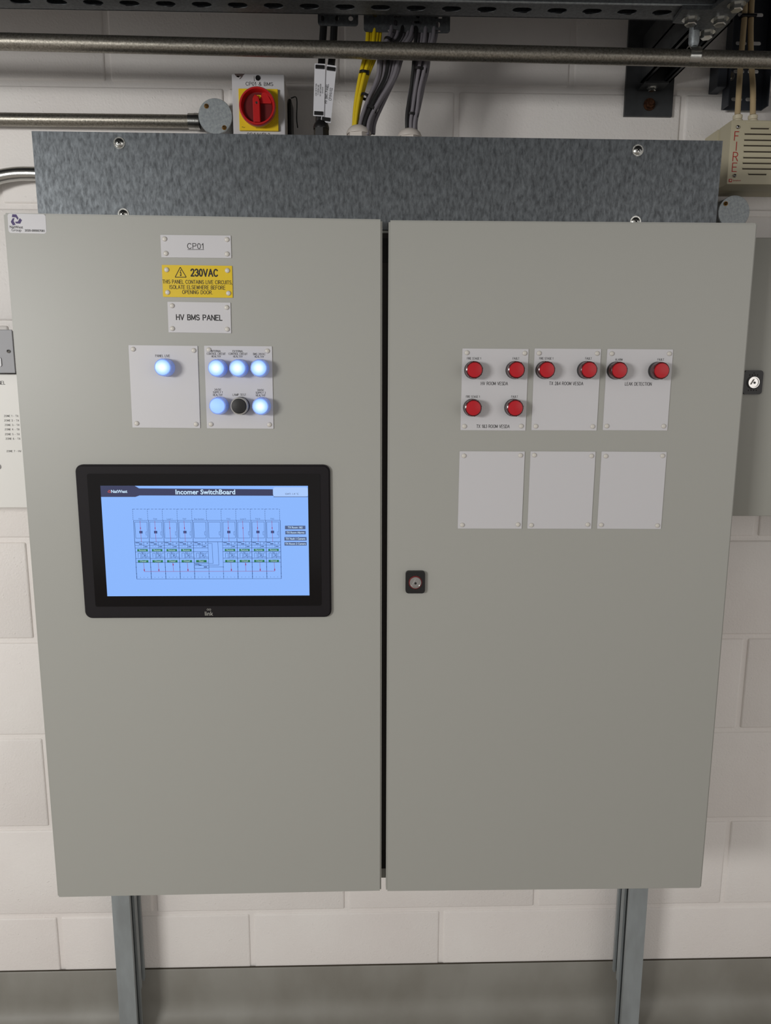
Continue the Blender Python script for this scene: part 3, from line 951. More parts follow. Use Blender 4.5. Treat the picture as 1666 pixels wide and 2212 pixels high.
rect(g, uA+pw_*4.05, .704, uA+pw_*4.35, .71, M['scrln'], y1); rect(g, uA+pw_*4.3, .711, uA+pw_*4.5, .717, M['scrln'], y1); rect(g, uA+pw_*4.65, .728, uA+pw_*4.88, .737, M['scrln'], y1)
part('schematic_lines', g, None, disp, local=True, label='thin dark blue diagram lines')
g = G()
for i in range(NP):
    if i in (5,): continue
    uc = uA+pw_*(i+.5)
    if i != 4:
        ln(g, uc-.005, .312, uc-.003, .503, LW, M['scrrd'], y2)
        rect(g, uc-.0065, .37, uc-.0025, .385, M['scrrd'], y2)
        if i not in (2, 7): rect(g, uc-.011, .402, uc+.005, .425, M['scrln'], y2)
        ln(g, uc+.002, .692, uc+.004, .772, LW, M['scrrd'], y2)
        v = .7 if i in (2, 7) else .75
        rect(g, uc+.001, v, uc+.006, v+.018, M['scrrd'], y2)
ln(g, uA+pw_*.54, .772, uA+pw_*9.55, .772, LW, M['scrrd'], y2)
part('busbar_lines', g, None, disp, local=True, label='thin red diagram lines and arrows')
def status(i, v0, v1, tx):
    g = G()
    u = uA+pw_*i
    rect(g, u+pw_*.14, v0, u+pw_*.86, v1, M['scrgn'], y2)
    x, z = U(u+pw_*.5, (v0+v1)/2); g.text(tx, x, z, .0027, y3, mt=M['scrtxt'])
    part('status_box', g, None, disp, local=True, label='green status box with pale lettering')
for i in range(NP):
    if i == 5: continue
    if i != 4: status(i, .567, .588, 'Remote')
    status(i, .668, .688, 'Closed' if i != 4 else 'Open')
for u0, u1, v0, v1, tx in ((.885, .985, .357, .390, 'TX Room 1&2'), (.886, .986, .404, .436, 'TX Room Alarms'), (.881, .99, .460, .492, 'TX Vault 1 Camera'), (.881, .99, .506, .538, 'TX Room 2 Camera')):
    g = G(); rect(g, u0, v0, u1, v1, M['scrbtn'], y2)
    x, z = U((u0+u1)/2, (v0+v1)/2); g.text(tx, x, z, .0033, y3, mt=M['scrtxt'], sx=.92, bold=.02)
    part('screen_button', g, None, disp, local=True, label='grey on-screen button with pale lettering')
g = G()
x, z = LS(451, 1326)
g.text('link', x, z, .0078, -.0072, mt=M['greyring'], sx=.95)
for k in (-1, 1):
    ring = [(x+.0005+k*.0018+.0016*math.cos(t), z+.0075+.0014*math.sin(t)) for t in [i*math.pi/6 for i in range(12)]]
    for a, b in zip(ring, ring[1:]+ring[:1]): g.line(a[0], a[1], b[0], b[1], .0005, -.0072, M['greyring'])
part('logo', g, None, scr, local=True, label='pale grey maker lettering')

# ------------------------------------------------------------------ overhead: added shading tray, slotted rail, bracket, conduit
g = G()
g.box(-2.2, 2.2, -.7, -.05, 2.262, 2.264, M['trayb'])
g.box(-2.2, 2.2, -.702, -.7, 2.01, 2.31, M['trayb']); g.box(-2.2, 2.2, -.05, -.048, 2.262, 2.31, M['trayb'])  # unseen tray, added so its deep front flange shades the upper wall
tray = part('shade_tray', g, None, label='added unseen zinc cable tray above the slotted rail, shading the upper wall', cat='cable tray')

ZR = 2.092
ra, rb = atz(1540, 18, ZR), atz(1450, 45, ZR)
yf, yb = atz(1450, 11, ZR).y, atz(1450, 44, ZR).y
rail = thing('slotted_rail', 'galvanised slotted strut rail crossing the top edge of the photo', 'rail', ((-2+ra.x)/2, (yf+yb)/2, ZR))
g = G()
xr1 = ra.x
rb_x = xr1
pitch = .0556
holes = []
xc = atz(1430, 28, ZR).x
k = 0
ym = (yf+yb)/2
xs = [xc-pitch*i for i in range(-1, 40)]
hz = [slot(x, 0, .031, .0175) for x in xs if -2 < x-.02 and x+.02 < xr1]
W_ = (yb-yf)/2
fr = Matrix.Translation((0, ym, ZR)) @ Matrix.Rotation(math.pi/2, 4, 'X')
g.prism([(-2, -W_+.004), (xr1, -W_+.004), (xr1, W_-.001), (-2, W_-.001)], 0.0, -.0025, M['galvd'], Matrix.Translation((0, ym, ZR)) @ Matrix.Rotation(-math.pi/2, 4, 'X'), hz)
part('slotted_base', g, None, rail)
g = G()
pr = [(yf, ZR+.006), (yf+.0012, ZR+.002), (yf+.005, ZR), (yf+.005, ZR+.0025), (yf+.0032, ZR+.004), (yf+.0025, ZR+.007), (yf+.0025, ZR+.041), (yf, ZR+.041)]
t = bmesh.new()
a = [t.verts.new((-2, y, z)) for y, z in pr]; b = [t.verts.new((xr1, y, z)) for y, z in pr]
t.faces.new(a); t.faces.new(b[::-1])
for i in range(len(pr)): t.faces.new((a[i], b[i], b[(i+1) % len(pr)], a[(i+1) % len(pr)]))
bmesh.ops.recalc_face_normals(t, faces=t.faces)
g.merge(t, M['galvd'])
part('front_flange', g, None, rail, smooth=True)
g = G(); g.cyl((-2, yf+.0008, ZR+.0012), (xr1-.001, yf+.0008, ZR+.0012), .0019, 12, M['galvl'])  # paler cylinder stands in for light caught on the rail's lower bend
part('lip_highlight', g, None, rail, smooth=True, label='painted highlight along the bottom edge')
g = G(); g.box(-2, xr1, yb-.0025, yb, ZR, ZR+.041, M['galvd'])
part('rear_flange', g, None, rail)

# cantilever bracket
pc = [at(1345, 253, 0), at(1453, 256, 0)]
wx0, wx1 = at(1349, 200, 0).x, at(1452, 200, 0).x
brk = thing('cantilever_bracket', 'dark steel cantilever bracket bolted to the wall below the right end of the rail', 'bracket', ((wx0+wx1)/2, 0, at(1400, 254, 0).z))
g = G(); zb0 = at(1400, 254, 0).z
g.box(wx0, wx1, -.008, -.0008, zb0, zb0+.25, M['dsteel'])
part('wall_plate', g, None, brk)
ZA = ZR
axl = at(1384, 184, -.008).x
axr = axl+.056
g = G()
# channel arm, mouth downwards
def chan(g, x0, x1, ya_, yb_, z0, hgt, mt):
    for a, b, c_, d in ((x0, x0+.003, z0, z0+hgt), (x1-.003, x1, z0, z0+hgt), (x0, x1, z0+hgt-.003, z0+hgt), (x0, x0+.0095, z0, z0+.003), (x1-.0095, x1, z0, z0+.003), (x0+.008, x0+.0095, z0, z0+.01), (x1-.0095, x1-.008, z0, z0+.01)):
        g.box(a, b, ya_, yb_, c_, d, mt)
chan(g, axl, axr, yb+.001, -.0085, ZA, .041, M['dsteel'])
g.box(axl+.0015, axr-.0015, yb+.001, -.0085, ZA+.041, ZA+.0425, M['dark'])
g.box(axl, axr, yb+.001, -.0085, ZA+.0425, ZA+.083, M['dsteel'])
part('arm', g, None, brk)
g = G(); chan(g, rb_x+.0015, rb_x+.0425, -.62, yb, ZR, .041, M['galvd'])
part('outer_arm', g, None, brk, label='lighter galvanised end of the arm')
g = G(); c = at(1403, 226, -.008)
g.lathe(c, (0, -1, 0), [(.0115, 0), (.0115, .002), (.008, .002)], 24, M['rust']); g.hexb(V(c)+V((0, -.002, 0)), (0, -1, 0), .0085, .007, M['rust'])
g.cyl(V(c)+V((0, -.008, 0)), V(c)+V((0, -.014, 0)), .0045, 12, M['rust'])
part('wall_bolt', g, None, brk, smooth=True, label='rusty bolt')
g = G(); c = at(1409, 188, -.03)
g.hexb(c, (0, 0, -1), .007, .006, M['zinc'], .01)
g.box(c.x-.02, c.x+.025, -.05, -.008, c.z, c.z+.003, M['dsteel'])
part('arm_bolt', g, None, brk, smooth=True)

# flat fitting under the rail end
ZF = ZR-.001
def zf(px, py): q = atz(px, py, ZF-.006); return (q.x, q.y)
outline = [(1453, 50), (1475, 20), (1537, 21), (1582, -12), (1640, -40), (1640, -20), (1552, 72), (1487, 82), (1506, 54)]
pts = [zf(*p) for p in outline]
fit = thing('flat_strut_fitting', 'galvanised flat fitting with four hex bolts joining rail end and bracket', 'fitting', (pts[0][0], pts[0][1], ZF-.006))
t = bmesh.new()
a = [t.verts.new((x, y, ZF-.006)) for x, y in pts]; b = [t.verts.new((x, y, ZF)) for x, y in pts]
t.faces.new(a); t.faces.new(b[::-1])
for i in range(len(pts)): t.faces.new((a[i], b[i], b[(i+1) % len(pts)], a[(i+1) % len(pts)]))
bmesh.ops.recalc_face_normals(t, faces=t.faces)
g = G(); g.merge(t, M['galvd'])
part('flat_plate', g, None, fit)
for px, py in ((1493, 40), (1556, 40), (1527, 69), (1592, 8)):
    q = atz(px, py, ZF-.006)
    g = G(); g.hexb(q, (0, 0, -1), .0095, .0085, M['zinc'], .0135)
    part('bolt', g, None, fit)

# front conduit
YC = -.243
ca, cb = at(-60, 88.5, YC), at(1730, 131.5, YC)
dcn = (cb-ca).normalized()
g = G(); g.cyl(ca-dcn*.6, cb+dcn*.5, .0128, 32)
part('steel_conduit', g, M['galvt'], label='long galvanised steel conduit crossing the whole photo below the rail', cat='conduit', smooth=True)
# clamp hanging from the fitting
q = at(1497, 122, YC)
clp = thing('conduit_hanger', 'galvanised hanger holding the long conduit under the bolted fitting', 'hanger', (q.x, q.y, q.z-.02))
g = G()
ax_ = dcn
g.lathe(V(q)-ax_*.009, ax_, [(.0152, 0), (.0152, .018), (.0129, .018), (.0129, 0), (.0152, 0)], 32, M['zinc'], cap=False)
part('saddle_band', g, None, clp, smooth=True)
g = G()
g.lathe((q.x, q.y, q.z+.015), (0, 0, 1), [(.006, 0), (.0075, .003), (.0085, .006), (.0085, .03), (.0075, .031)], 20, M['galvl'])
g.cyl((q.x, q.y, q.z+.04), (q.x, q.y, ZF-.007), .004, 12, M['zinc'])
part('hanger_stud', g, None, clp, smooth=True)

# wall conduit, coupler and round box
YL = -.028
a, b = at(-60, 260.5, YL), at(424, 262.5, YL)
cnd = thing('wall_conduit', 'galvanised conduit on the wall running left from the round box', 'conduit', (b.x, YL, b.z))
g = G(); g.cyl(a-V((1.4, 0, 0)), b, .0118, 28, M['galvt'])
part('tube', g, None, cnd, smooth=True)
g = G(); p0, p1 = at(408, 262, YL), at(432, 262.5, YL)
g.cyl(p0, p1, .0142, 24, M['zinc'])
for k in range(4): g.cyl(p0.lerp(p1, .55+k*.11), p0.lerp(p1, .6+k*.11), .0148, 24, M['zinc'])
part('coupler', g, None, cnd, smooth=True, label='bright threaded coupler')

def round_box(px, py, rpx, label, screws):
    y0 = -.045
    c = at(px, py, y0)
    R_ = at(px+rpx, py, y0).x-c.x
    root = thing('round_junction_box', label, 'junction box', (c.x, y0, c.z-R_))
    g = G(); g.lathe((c.x, -.001, c.z), (0, -1, 0), [(R_*.97, 0), (R_*.97, .041)], 40, M['galvd'])
    part('box', g, None, root, smooth=True)
    g = G(); g.lathe((c.x, -.042, c.z), (0, -1, 0), [(R_, 0), (R_, .0022), (R_*.98, .003), (0, .003)], 48, M['galvl'])
    part('lid', g, None, root, smooth=True)
    for sx, sy in screws:
        pan_screw(sx, sy, y0, .0042, M['brass'], root, .8)
round_box(465, 251, 36.5, 'round galvanised junction box left of the red rotary switch', [(446, 229.5), (484.5, 276)])
round_box(1586, 458, 34, 'round galvanised junction box below the sounder, behind the right door', [(1568, 440)])

# bent conduit at the left
g = G()
P = [at(-92, 709, -.03), at(-92, 600, -.03), at(-90, 500, -.03), at(-78, 440, -.03), at(-48, 404, -.03), at(-10, 385, -.03), at(25, 377, -.03), at(60, 375, -.03), at(110, 377, -.03), at(170, 380, -.03)]
g.tube(P, .0128, 24, M['zinc'])
part('bent_conduit', g, None, label='bright bent conduit entering behind the left end of the wireway', cat='conduit', smooth=True)

# ------------------------------------------------------------------ rotary isolator
YI = -.108
P = [at(500, 159, YI), at(613, 161, YI), at(617.5, 293, YI), at(505, 292, YI)]
cx_, cz_ = sum(p.x for p in P)/4, sum(p.z for p in P)/4
ix0, ix1 = (P[0].x+P[3].x)/2, (P[1].x+P[2].x)/2
iz1 = (P[0].z+P[1].z)/2; iz0 = iz1-.135
iso = thing('rotary_isolator', 'white isolator switch with red rotary handle on yellow square, on the wall', 'switch', ((ix0+ix1)/2, YI, iz0))
g = G(); g.box(ix0+.001, ix1-.001, YI+.003, -.001, iz0, iz1, M['gland'], bev=.002)
part('enclosure', g, None, iso)
g = G(); g.box(ix0, ix1, YI, YI+.003, iz0, iz1, M['plate'], bev=.001)
part('front_plate', g, None, iso)
def LI(px, py, y=YI): q = at(px, py, y); return q.x, q.z
g = G()
x, z = LI(560.5, 181.5); g.cap('CP01 & BMS', x, z, .0056, YI-.0004, wpx=.0485, wd=.12, mt=M['ink'])
x, z = LI(559, 291.5); g.cap('DB/HV/BL3', x, z, .0062, YI-.0004, wpx=.0405, wd=.12, mt=M['ink'])
a, b, c3, d, e = LI(506, 159.5), LI(529, 159.5), LI(524, 165), LI(516, 171.5), LI(512, 167)
g.quad([V((p[0], YI-.0004, p[1])) for p in (a, e, c3, b)], M['pinkink'])
g.quad([V((p[0], YI-.0004, p[1])) for p in (LI(517, 171), LI(519, 171), LI(525, 165), LI(521.5, 165.5))], M['pinkink'])
g.quad([V((p[0], YI-.0004, p[1])) for p in (LI(511.5, 166), LI(516, 168), LI(518, 165), LI(513, 163.5))], M['pinkink'])
x, z = LI(549, 165); x2, z2 = LI(549.5, 176); g.line(x, z, x2, z2, .0006, YI-.0004, M['dark'])
part('lettering', g, None, iso, label='black lettering and grey arrow mark')
g = G(); x, z = LI(557.5, 168.5); g.lathe((x, YI, z), (0, -1, 0), [(.0046, 0), (.0046, .0006), (.0036, .0006), (.003, .0002), (0, .0002)], 24, M['black'])
part('screw_recess', g, None, iso, label='black screw recess')
ya = YI-.006
xa, za = LI(517.5, 281.5, ya); xb, zb = LI(600, 192, ya)
g = G(); g.box(xa, xb, ya, YI, za, zb, M['yplas'], bev=.0008)
x, z = LI(526, 275, ya)
for q in ((-.003, 0, -.001, .0008), (-.001, .0008, .0005, -.0006), (.0005, -.0006, .003, .0002)): g.line(x+q[0], z+q[1], x+q[2], z+q[3], .0006, ya-.0003, M['ink'])
x, z = LI(559, 275.5, ya); g.box(x-.005, x+.005, ya-.0004, ya, z-.0012, z+.0012, M['ink'])
part('yellow_square', g, None, iso, label='yellow backing square')
yr = YI-.03
x, z = LI(555.5, 228, yr); R_ = LI(595, 228, yr)[0]-x
g = G(); g.lathe((x, ya, z), (0, -1, 0), [(R_*.93, 0), (R_*.93, .012)], 40, M['yplas'])
part('collar', g, None, iso, smooth=True, label='yellow collar')
g = G()
g.lathe((x, ya-.012, z), (0, -1, 0), [(R_*.97, 0), (R_, .003), (R_, .010), (R_*.96, .0125), (R_*.88, .0125), (R_*.84, .010), (R_*.80, .001), (0, .001)], 48, M['red'])
part('rotary_dial', g, None, iso, smooth=True, label='red round dial')
g = G(); g.lathe((x, ya-.0132, z), (0, -1, 0), [(R_*.79, 0), (R_*.78, .0008), (0, .0008)], 40, M['redd'])
part('dial_dish', g, None, iso, smooth=True, label='dark red dial face')
g = G()
g.prism([(x-.0075, z+.012), (x-.003, z+.018), (x+.0035, z+.014), (x+.005, z+.006), (x+.0055, z-R_*.86), (x-.007, z-R_*.86)], ya-.0138, ya-.027, M['red'])
part('handle', g, None, iso, bevel=.0012, label='red grip bar')
g = G(); g.prism([(x+.004, z+.011), (x+.009, z+.0235), (x+.016, z+.024), (x+R_*.77, z+.009), (x+R_*.77, z+.0055), (x+.005, z+.0055)], ya-.0138, ya-.019, M['red'])
part('padlock_block', g, None, iso, bevel=.0008)
g = G(); g.box(x-.001, x+.0065, ya-.0185, ya-.0138, z+.0135, z+.019, M['yplas'])
g.lathe((x-.0005, ya-.027, z+.004), (0, -1, 0), [(.0024, 0), (.0018, .0008), (0, .0008)], 16, M['chrome'])
part('indicator_window', g, None, iso, label='small yellow window')
# black socket beside it
g = G()
sx0 = ix1+.0005
g.box(sx0, sx0+.006, -.05, -.002, iz0, iz1-.02, M['black'], bev=.002)
part('side_adaptor', g, None, iso, label='black block on its right side')
g = G()
zz = at(630, 210, -.05).z
g.tube([(sx0+.005, -.045, zz), (sx0+.016, -.045, zz), (sx0+.0155, -.045, zz-.035), (sx0+.017, -.045, zz-.052)], .0011, 8, M['black'], 4)
part('wire_clip', g, None, iso, smooth=True)

# ------------------------------------------------------------------ dropout plates
YP = -.2
def drop_plate(px0, px1, py, label, holes, zt=2.2615):
    a, b = at(px0, py, YP), at(px1, py, YP)
    z0_ = (a.z+b.z)/2
    hl = []
    for hx, hy, hw, hh in holes:
        q = at(hx, hy, YP); hl.append(slot(q.x, q.z, hw, hh))
    g = G()
    ol = rrect(a.x, b.x, z0_, zt, .005, 4)
    g.prism(ol, YP, YP-.002, M['galvd'], None, hl)
    return part('drop_out_plate', g, None, label=label, cat='bracket plate', group='slotted drop-out plates under the tray')
drop_plate(687, 774, 57, 'small galvanised plate with holes above the two black cables', [(712, 25, .017, .007), (741, 26, .017, .007), (697, 40, .006, .009), (728, 40, .006, .009), (758, 41, .008, .008)])
drop_plate(786, 972, 71, 'wide slotted galvanised plate above the yellow and grey cable bundles', [(810, 32, .007, .009), (836, 27, .008, .009), (858, 36, .014, .004), (855, 50, .006, .010), (903, 33, .007, .011), (900, 49, .016, .004), (898, 63, .006, .010), (946, 39, .015, .003), (946, 54, .007, .010), (848, 67, .016, .004), (942, 68, .015, .003)])

# ------------------------------------------------------------------ cables
YG = -.2        # glands line
ZG = ztop-.012
def gland(px, py_top, wpx, label, mt, name='cable_gland', sc=1.0):
    c = at(px, py_top, YG)
    R_ = (at(px+wpx/2, py_top, YG).x-c.x)
    zt = c.z
    root = thing(name, label, 'cable gland', (c.x, YG, ZG))
    g = G(); g.lathe((c.x, YG, ZG), (0, 0, 1), [(R_*1.0, 0), (R_*1.0, max(zt-ZG-.013, .006))], 6, mt)
    part('nut', g, None, root)
    g = G(); z1 = max(zt-ZG-.013, .006)
    g.lathe((c.x, YG, ZG), (0, 0, 1), [(R_*1.0, z1), (R_*1.02, z1+.003), (R_*.9, z1+.008), (R_*.7, z1+.012), (R_*.55, z1+.0135)], 32, mt)
    part('dome', g, None, root, smooth=True)
    return c, R_
gland(775, 274, 52, 'white cable gland under the yellow and grey cables', M['gland'])
gland(885, 281, 52, 'white cable gland under the right grey cable bundle', M['gland'])
gb = gland(694, 262, 34, 'black cable gland under the two tagged black cables', M['black'])

def cable(pts, r, mt, label, group, name='cable'):
    g = G(); g.tube(pts, r, 10, mt, 5)
    return part(name, g, None, label=label, cat='cable', group=group, smooth=True)
CR = .0031
# yellow cables: positions along (px at each py level)
yel = [(795, 791, 778, 768, 764.5), (802, 797, 782, 771, 766), (809, 803, 786, 773.5, 767.5), (816, 809, 790, 776, 769), (822, 816, 794, 778, 770)]
ylab = 'yellow cable in the bundle dropping into the left white gland'
for i, (a, b, c_, d, e) in enumerate(yel):
    yo = YG+.004*math.sin(i*2.1)
    pts = [at(a+3, 30, YG+.012), at(a, 65, YG+.004+yo-YG), at(b, 110, yo), at(c_, 165, yo), at(d, 225, yo), at(e, 274, yo), at(e+1, 288, yo)]
    cable(pts, CR*1.05, M['ycable'], ylab, 'yellow cables')
# left grey bundle
tops = [842, 850, 858, 866, 873, 880, 887, 893]
random.seed(7)
glab = 'grey cable in the leaning bundle entering the left white gland'
for i, tx in enumerate(tops):
    f = i/(len(tops)-1)
    yo = YG-.004+.008*((i*5) % 3-1)*.8
    l1 = 818+f*40; l2 = 797+f*30; l3 = 782+f*22; l4 = 776+f*22
    pts = [at(tx+6, 35, YG+.012), at(tx, 76, yo+.003), at(809+f*52+12, 110, yo), at(l1-8+6, 165, yo), at(l2-6+4, 215, yo), at(l3-3+2, 255, yo), at(l4, 280, yo), at(l4, 292, yo)]
    cable(pts, CR, M['gcable'] if i not in (3,) else M['bcable'], glab if i != 3 else 'black cable inside the leaning grey bundle', 'grey cables of the leaning left bundle' if i != 3 else None)
for i in range(4):
    yo = YG+.01
    x = 806+i*13
    pts = [at(x+52, 40, YG+.015), at(x+44, 80, yo), at(x+26, 120, yo), at(x+8, 170, yo), at(x-7-i*2, 215, yo), at(x-16-i*6, 262, yo), at(x-17-i*7, 290, yo)]
    cable(pts, CR, M['gcable'], glab, 'grey cables of the leaning left bundle')
# right grey bundle
tops = [899, 906, 912, 918, 924, 930, 936, 942]
glab = 'grey cable in the upright bundle entering the right white gland'
for i, tx in enumerate(tops):
    f = i/(len(tops)-1)
    yo = YG-.003+.006*((i*5) % 3-1)
    k = .65*f+.35*((i*3) % 8)/7
    pts = [at(tx+2, 35, YG+.012), at(tx, 78, yo+.003), at(895+f*34, 120, yo), at(893+f*28, 150, yo), at(888+k*28, 195, yo), at(881+f*24, 235, yo), at(879+f*20, 262, yo), at(880+f*17, 292, yo)]
    cable(pts, CR, M['gcable'] if i != 0 else M['bcable'], glab if i != 0 else 'black cable at the left edge of the upright grey bundle', 'grey cables of the upright right bundle' if i != 0 else None)
for i in range(5):
    x = 896+i*7
    pts = [at(x+9, 40, YG+.018), at(x+5, 85, YG+.008), at(x, 150, YG+.007), at(884+i*6, 210, YG+.007), at(881+i*4.5, 262, YG+.005), at(881+i*4.5, 292, YG+.004)]
    cable(pts, CR, M['gcable'], glab, 'grey cables of the upright right bundle')

def tie(px0, py0, px1, py1, d, label, y=YG, h=.0042):
    a, b = at(px0, py0, y), at(px1, py1, y)
    c = (a+b)/2; L_ = (b-a).length/2; ang = math.atan2(b.z-a.z, b.x-a.x)
    g = G()
    prof = []
    n = 28
    t = bmesh.new()
    rings = []
    for i in range(n):
        an = 2*math.pi*i/n
        rings.append([t.verts.new((s*L_*math.cos(an), s2*d*math.sin(an), zz)) for s, s2, zz in ((1, 1, -h/2), (1, 1, h/2), (.9, .88, h/2), (.9, .88, -h/2))])
    for i in range(n):
        A, B = rings[i], rings[(i+1) % n]
        for k in range(4): t.faces.new((A[k], A[(k+1) % 4], B[(k+1) % 4], B[k]))
    bmesh.ops.recalc_face_normals(t, faces=t.faces)
    bmesh.ops.create_cube(t, size=1, matrix=Matrix.Translation((L_*.8, -d*.5, 0)) @ Matrix.Diagonal((.005, .004, .006, 1)))
    g.merge(t, M['black'], Matrix.Translation(c) @ Matrix.Rotation(-ang, 4, 'Y'))
    return part('cable_tie', g, None, label=label, cat='cable tie', group='black cable ties on the bundles')
tie(776, 157, 797, 160, .011, 'black tie around the yellow cables below the long conduit')
tie(779, 206, 797, 211, .013, 'black tie around the front grey cables and yellow cables of the leaning bundle', YG-.004)
tie(789, 233, 813, 242, .017, 'lower black tie on the leaning grey bundle, tail sticking out')
tie(889, 151, 922, 155, .014, 'upper black tie on the upright grey bundle')
tie(876, 249, 903, 251, .013, 'lower black tie on the upright grey bundle just above its gland')
tie(829, 86, 848, 92, .014, 'black tie on the grey cables just above the long conduit')

# two black cables with tags
YB = -.2
cable([at(701, 20, YB+.008), at(699, 60, YB+.006), at(696, 110, YB), at(693, 180, YB), at(690, 250, YB), at(689, 290, YB)], .0062, M['bcable'], 'left thick black cable behind the white tag', 'thick black tagged cables')
cable([at(725, 20, YB+.008), at(722, 60, YB+.006), at(719, 110, YB), at(711, 180, YB), at(702, 250, YB+.004), at(698, 290, YB+.004)], .0062, M['bcable'], 'right thick black cable behind the grey-looking tag', 'thick black tagged cables')
def cable_tag(c4, y, label, lines, tiesat):
    P = [at(px, py, y) for px, py in c4]
    c = (P[0]+P[1]+P[2]+P[3])/4
    w = ((P[1]-P[0]).length+(P[2]-P[3]).length)/2; h = ((P[3]-P[0]).length+(P[2]-P[1]).length)/2
    d = (P[0]+P[1]-P[2]-P[3]).normalized()
    rr = math.atan2(d.x, d.z)
    root = thing('cable_tag', label, 'cable tag', (c.x, y, c.z), 'white tags on the black cables', rr)
    g = G(); g.prism(rrect(-w/2, w/2, -h/2, h/2, .0008, 2), 0, -.0012, M['tag'])
    part('tag_sleeve', g, None, root, local=True)
    g = G()
    n = len(lines)
    for i, tx in enumerate(lines):
        g.cap(tx, (i-(n-1)/2)*w*.8/n, 0, w*.5/n, -.0014, mt=M['ink'], rot=-math.pi/2, wd=.13, sx=.82)
    part('lettering', g, None, root, local=True, label='black sideways lettering')
    for s in (-1, 1):
        g = G(); g.box(-w*.42, w*.42, -.0032, 0, s*h*.44-.0035, s*h*.44+.0025, M['black'], bev=.0008)
        part('tie_strap', g, None, root, local=True, label='black strap')
cable_tag([(679.5, 137), (704, 139), (699.5, 253), (677.5, 250)], YB-.009, 'bright white tag on the left black cable, lettered sideways', ['LEAK DETECTION', 'TX ROOM AND', 'HV SWITCHROOM', 'CP/HV/01'], 0)
cable_tag([(705, 138), (727.5, 145), (714, 268), (694, 262)], YB-.0068, 'greyer tilted tag on the right black cable, partly behind the other tag', ['HV BMS PANEL', 'CP/HV/02'], 0)

# ------------------------------------------------------------------ right side: vertical tray, cream cables, sounder, cabinet
vt = thing('vertical_cable_tray', 'dark perforated cable tray running up the wall at the right edge', 'cable tray', (at(1600, 235, -.02).x, -.02, at(1600, 238, -.02).z))
zb0 = at(1600, 238, -.02).z
tx0, tx1 = at(1563, 200, -.02).x, at(1648, 200, -.02).x
g = G()
holes = []
for k in range(12):
    z = zb0+.02+k*.05
    for j in range(2):
        holes.append(slot(tx0+.028+j*.028, z, .022, .007))
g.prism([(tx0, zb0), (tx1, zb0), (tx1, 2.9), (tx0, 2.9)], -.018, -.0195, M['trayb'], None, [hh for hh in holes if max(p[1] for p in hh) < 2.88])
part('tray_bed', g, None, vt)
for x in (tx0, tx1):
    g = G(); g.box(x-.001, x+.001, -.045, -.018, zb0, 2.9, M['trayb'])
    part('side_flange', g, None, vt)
g = G(); a = at(1545, 192, -.03)
g.box(a.x, a.x+.018, -.04, -.0008, a.z, a.z+.055, M['trayb'], bev=.001)
part('fixing_bracket', g, None, vt)
g = G(); c = at(1577, 165, -.03); g.hexb(c, (0, -1, 0), .006, .006, M['zinc'], .009)
part('tray_bolt', g, None, vt)

# sounder
YF = -.104
F = [at(1579, 258, YF), at(1572, 398, YF)]
fx0 = (F[0].x+F[1].x)/2; fz1, fz0 = F[0].z, F[1].z
fx1 = fx0+.165
snd = thing('fire_sounder', 'cream plastic wall sounder lettered FIRE in red, at the right edge', 'sounder', ((fx0+fx1)/2, YF, fz0))
g = G(); g.box(fx0, fx1, YF, -.055, fz0, fz1, M['cream'], bev=.003, only='front')
part('cover', g, None, snd, smooth=True)
g = G(); g.box(fx0-.003, fx1+.003, -.0548, -.001, fz0+.002, fz1-.002, M['cream'], bev=.002, only='front')
part('back_box', g, None, snd, smooth=True)
g = G(); yy = YF-.0004
for i, ch in enumerate('FIRE'):
    px = [1591.5, 1591, 1589, 1587][i]; py = [294, 316, 338.5, 361.5][i]
    q = at(px, py, YF); g.cap(ch, q.x, q.z, .0150, yy, mt=M['redink'], sx=1.05, wd=.1)
q = at(1578, 390, YF)
g.box(q.x-.003, q.x+.003, yy-.0002, yy, q.z-.003, q.z+.0028, M['redink']); g.box(q.x-.0014, q.x+.0016, yy-.0004, yy-.0002, q.z-.0012, q.z+.0014, M['cream'])
q = at(1592, 390, YF); g.text('Symphoni', q.x, q.z, .0028, yy, mt=M['redink'])
part('lettering', g, None, snd, label='red FIRE lettering')
for (px, py) in ((1593.5, 275), (1587, 380)): pan_screw(px, py, YF, .0043, M['chrome'], snd, .5, washer=False)
ly = [(1611, 264.5, 0), (1622, 278, 1), (1609, 290, 2), (1608, 303, 2), (1607, 315, 2), (1607, 328, 2), (1606, 341, 2), (1605, 353, 2), (1604, 365, 2), (1617, 377, 1)]
g = G()
for px, py, kd in ly:
    a = at(px, py, YF)
    if kd == 0: g.box(a.x, fx1-.01, YF-.0006, YF+.0, a.z-.0015, a.z+.0015, M['cream']); continue
    xe = fx1-.012 if kd == 2 else a.x+.034
    g.box(a.x, xe, YF-.0007, YF+.0, a.z-.001, a.z+.001, M['slot'])
    g.box(a.x-.0005, xe, YF-.0022, YF, a.z+.001, a.z+.0022, M['cream'])
part('louvres', g, None, snd, label='row of dark louvre slots')
for k, (px, lab) in enumerate(((1596, 'left cream'), (1629, 'right cream'))):
    q = at(px-3, 262, -.088)
    g = G(); g.lathe((q.x, -.088, fz1-.0005), (0, 0, 1), [(.0095, 0), (.0095, .004), (.0075, .006), (.0085, .008), (.0085, .0125), (.006, .014)], 20, M['creamw'])
    part('entry_bush', g, None, snd, smooth=True)
cc = 'cream cables down the vertical tray'
def ccable(pts, lab):
    g = G(); g.tube(pts, .0052, 12, M['ccable'], 6)
    part('cable', g, None, label=lab, cat='cable', group=cc, smooth=True)
ccable([at(1611, -26, -.056), at(1609, 30, -.052), at(1606, 70, -.052), at(1601, 130, -.055), at(1597, 190, -.075), at(1593, 256, -.088)], 'left cream cable running down into the top of the sounder')
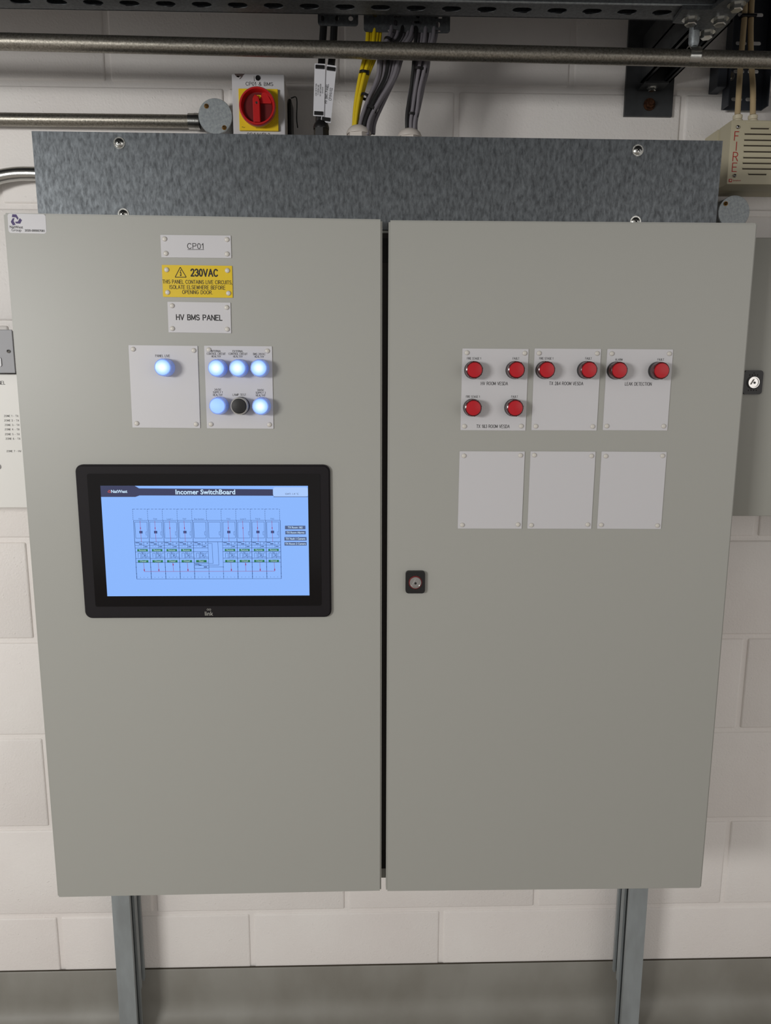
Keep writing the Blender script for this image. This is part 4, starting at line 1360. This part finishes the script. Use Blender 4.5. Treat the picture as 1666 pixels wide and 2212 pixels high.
ccable([at(1626, -26, -.056), at(1623, 30, -.052), at(1622, 70, -.052), at(1623, 130, -.055), at(1627, 190, -.075), at(1626.5, 256, -.088)], 'right cream cable running down into the top of the sounder')
g = G(); q = at(1616, 36, -.052); g.box(q.x-.014, q.x+.014, -.06, -.044, q.z-.0025, q.z+.0025, M['black'], bev=.001)
part('cable_tie', g, None, label='black tie around the two cream cables', cat='cable tie', group='black cable ties on the bundles')

# right cabinet
YR = -.26
zt_, zb_ = at(1650, 513, YR).z, at(1640, 1115, YR).z
c2 = thing('side_cabinet', 'grey wall cabinet in shade at the right edge, black lock on its door', 'cabinet', (.9, -.13, zb_))
g = G(); g.box(.632, 1.25, YR+.02, -.004, zb_+.008, zt_-.008, M['cab2'])
part('body', g, None, c2)
g = G(); g.box(.626, 1.256, YR, YR+.0195, zb_, zt_, M['cab2'], bev=.0025)
dr2 = part('door', g, None, c2, smooth=True)
make_lock(dr2, 1624, 826, YR, .0335, .0415, False)

# left fire alarm panel and metal faceplate
YW = -.1
zt2, zb2 = at(10, 808, YW).z, at(20, 1097, YW).z
fa = thing('alarm_panel', 'white alarm panel lettered with zone list at the left edge', 'panel', (-.95, YW, zb2))
xr = at(60, 1090, YW).x+.014
g = G(); g.box(-1.3, xr, YW, -.003, zb2, zt2, M['fap'], bev=.0015)
part('housing', g, None, fa)
g = G()
x, z = at(-5, 827, YW).x, at(-5, 827, YW).z
def lt(s_, px, py, h_, ax='l', sx=1.0):
    q = at(px, py, YW); g.cap(s_, q.x, q.z, h_, YW-.0004, ax=ax, sx=sx, mt=M['ink'])
lt('PANEL', 11, 827, .0062, 'r')
for s_, px, py in (('ZONE 1 - TX', 9, 898.5), ('ZONE 2 - TX', 9.5, 908.3), ('ZONE 3 - TX', 10.5, 918), ('ZONE 4 - TX', 10.5, 927.5), ('ZONE 5 - TX', 11, 938), ('ZONE 6 - TX', 12.5, 947.5), ('ZONE 7 - HV', 14.5, 974.5)):
    lt(s_, px, py, .0034, 'l', 1.12)
part('lettering', g, None, fa, label='black lettering')
g = G(); q = at(-4, 1008, YW); g.lathe((q.x, YW, q.z), (0, -1, 0), [(.0055, 0), (.0055, .002), (.0045, .003), (0, .003)], 24, M['plate'])
part('button', g, None, fa, smooth=True)
YM = -.128
zt3, zb3 = at(15, 712, YM).z, at(15, 806, YM).z
mx = at(30, 780, YM).x+.001
fp = thing('metal_switch_box', 'grey metal switch box above the white alarm panel at the left edge', 'switch box', (mx-.07, YM, zb3))
g = G(); g.box(mx-.15, mx-.004, YM+.003, -.002, zb3+.004, zt3-.002, M['facegrey'])
part('back_box', g, None, fp)
g = G(); g.box(mx-.155, mx, YM, YM+.003, zb3, zt3, M['facegrey'], bev=.001)
part('faceplate', g, None, fp)
pan_screw(18.5, 759, YM, .0042, M['chrome'], fp, .6, washer=False)
g = G(); a = at(-12, 782, YM); g.prism(rrect(a.x-.02, at(3.5, 782, YM).x, a.z-.0085, a.z+.0085, .003, 3), YM, YM-.002, M['plate'])
part('rocker', g, None, fp, label='white rocker switch')
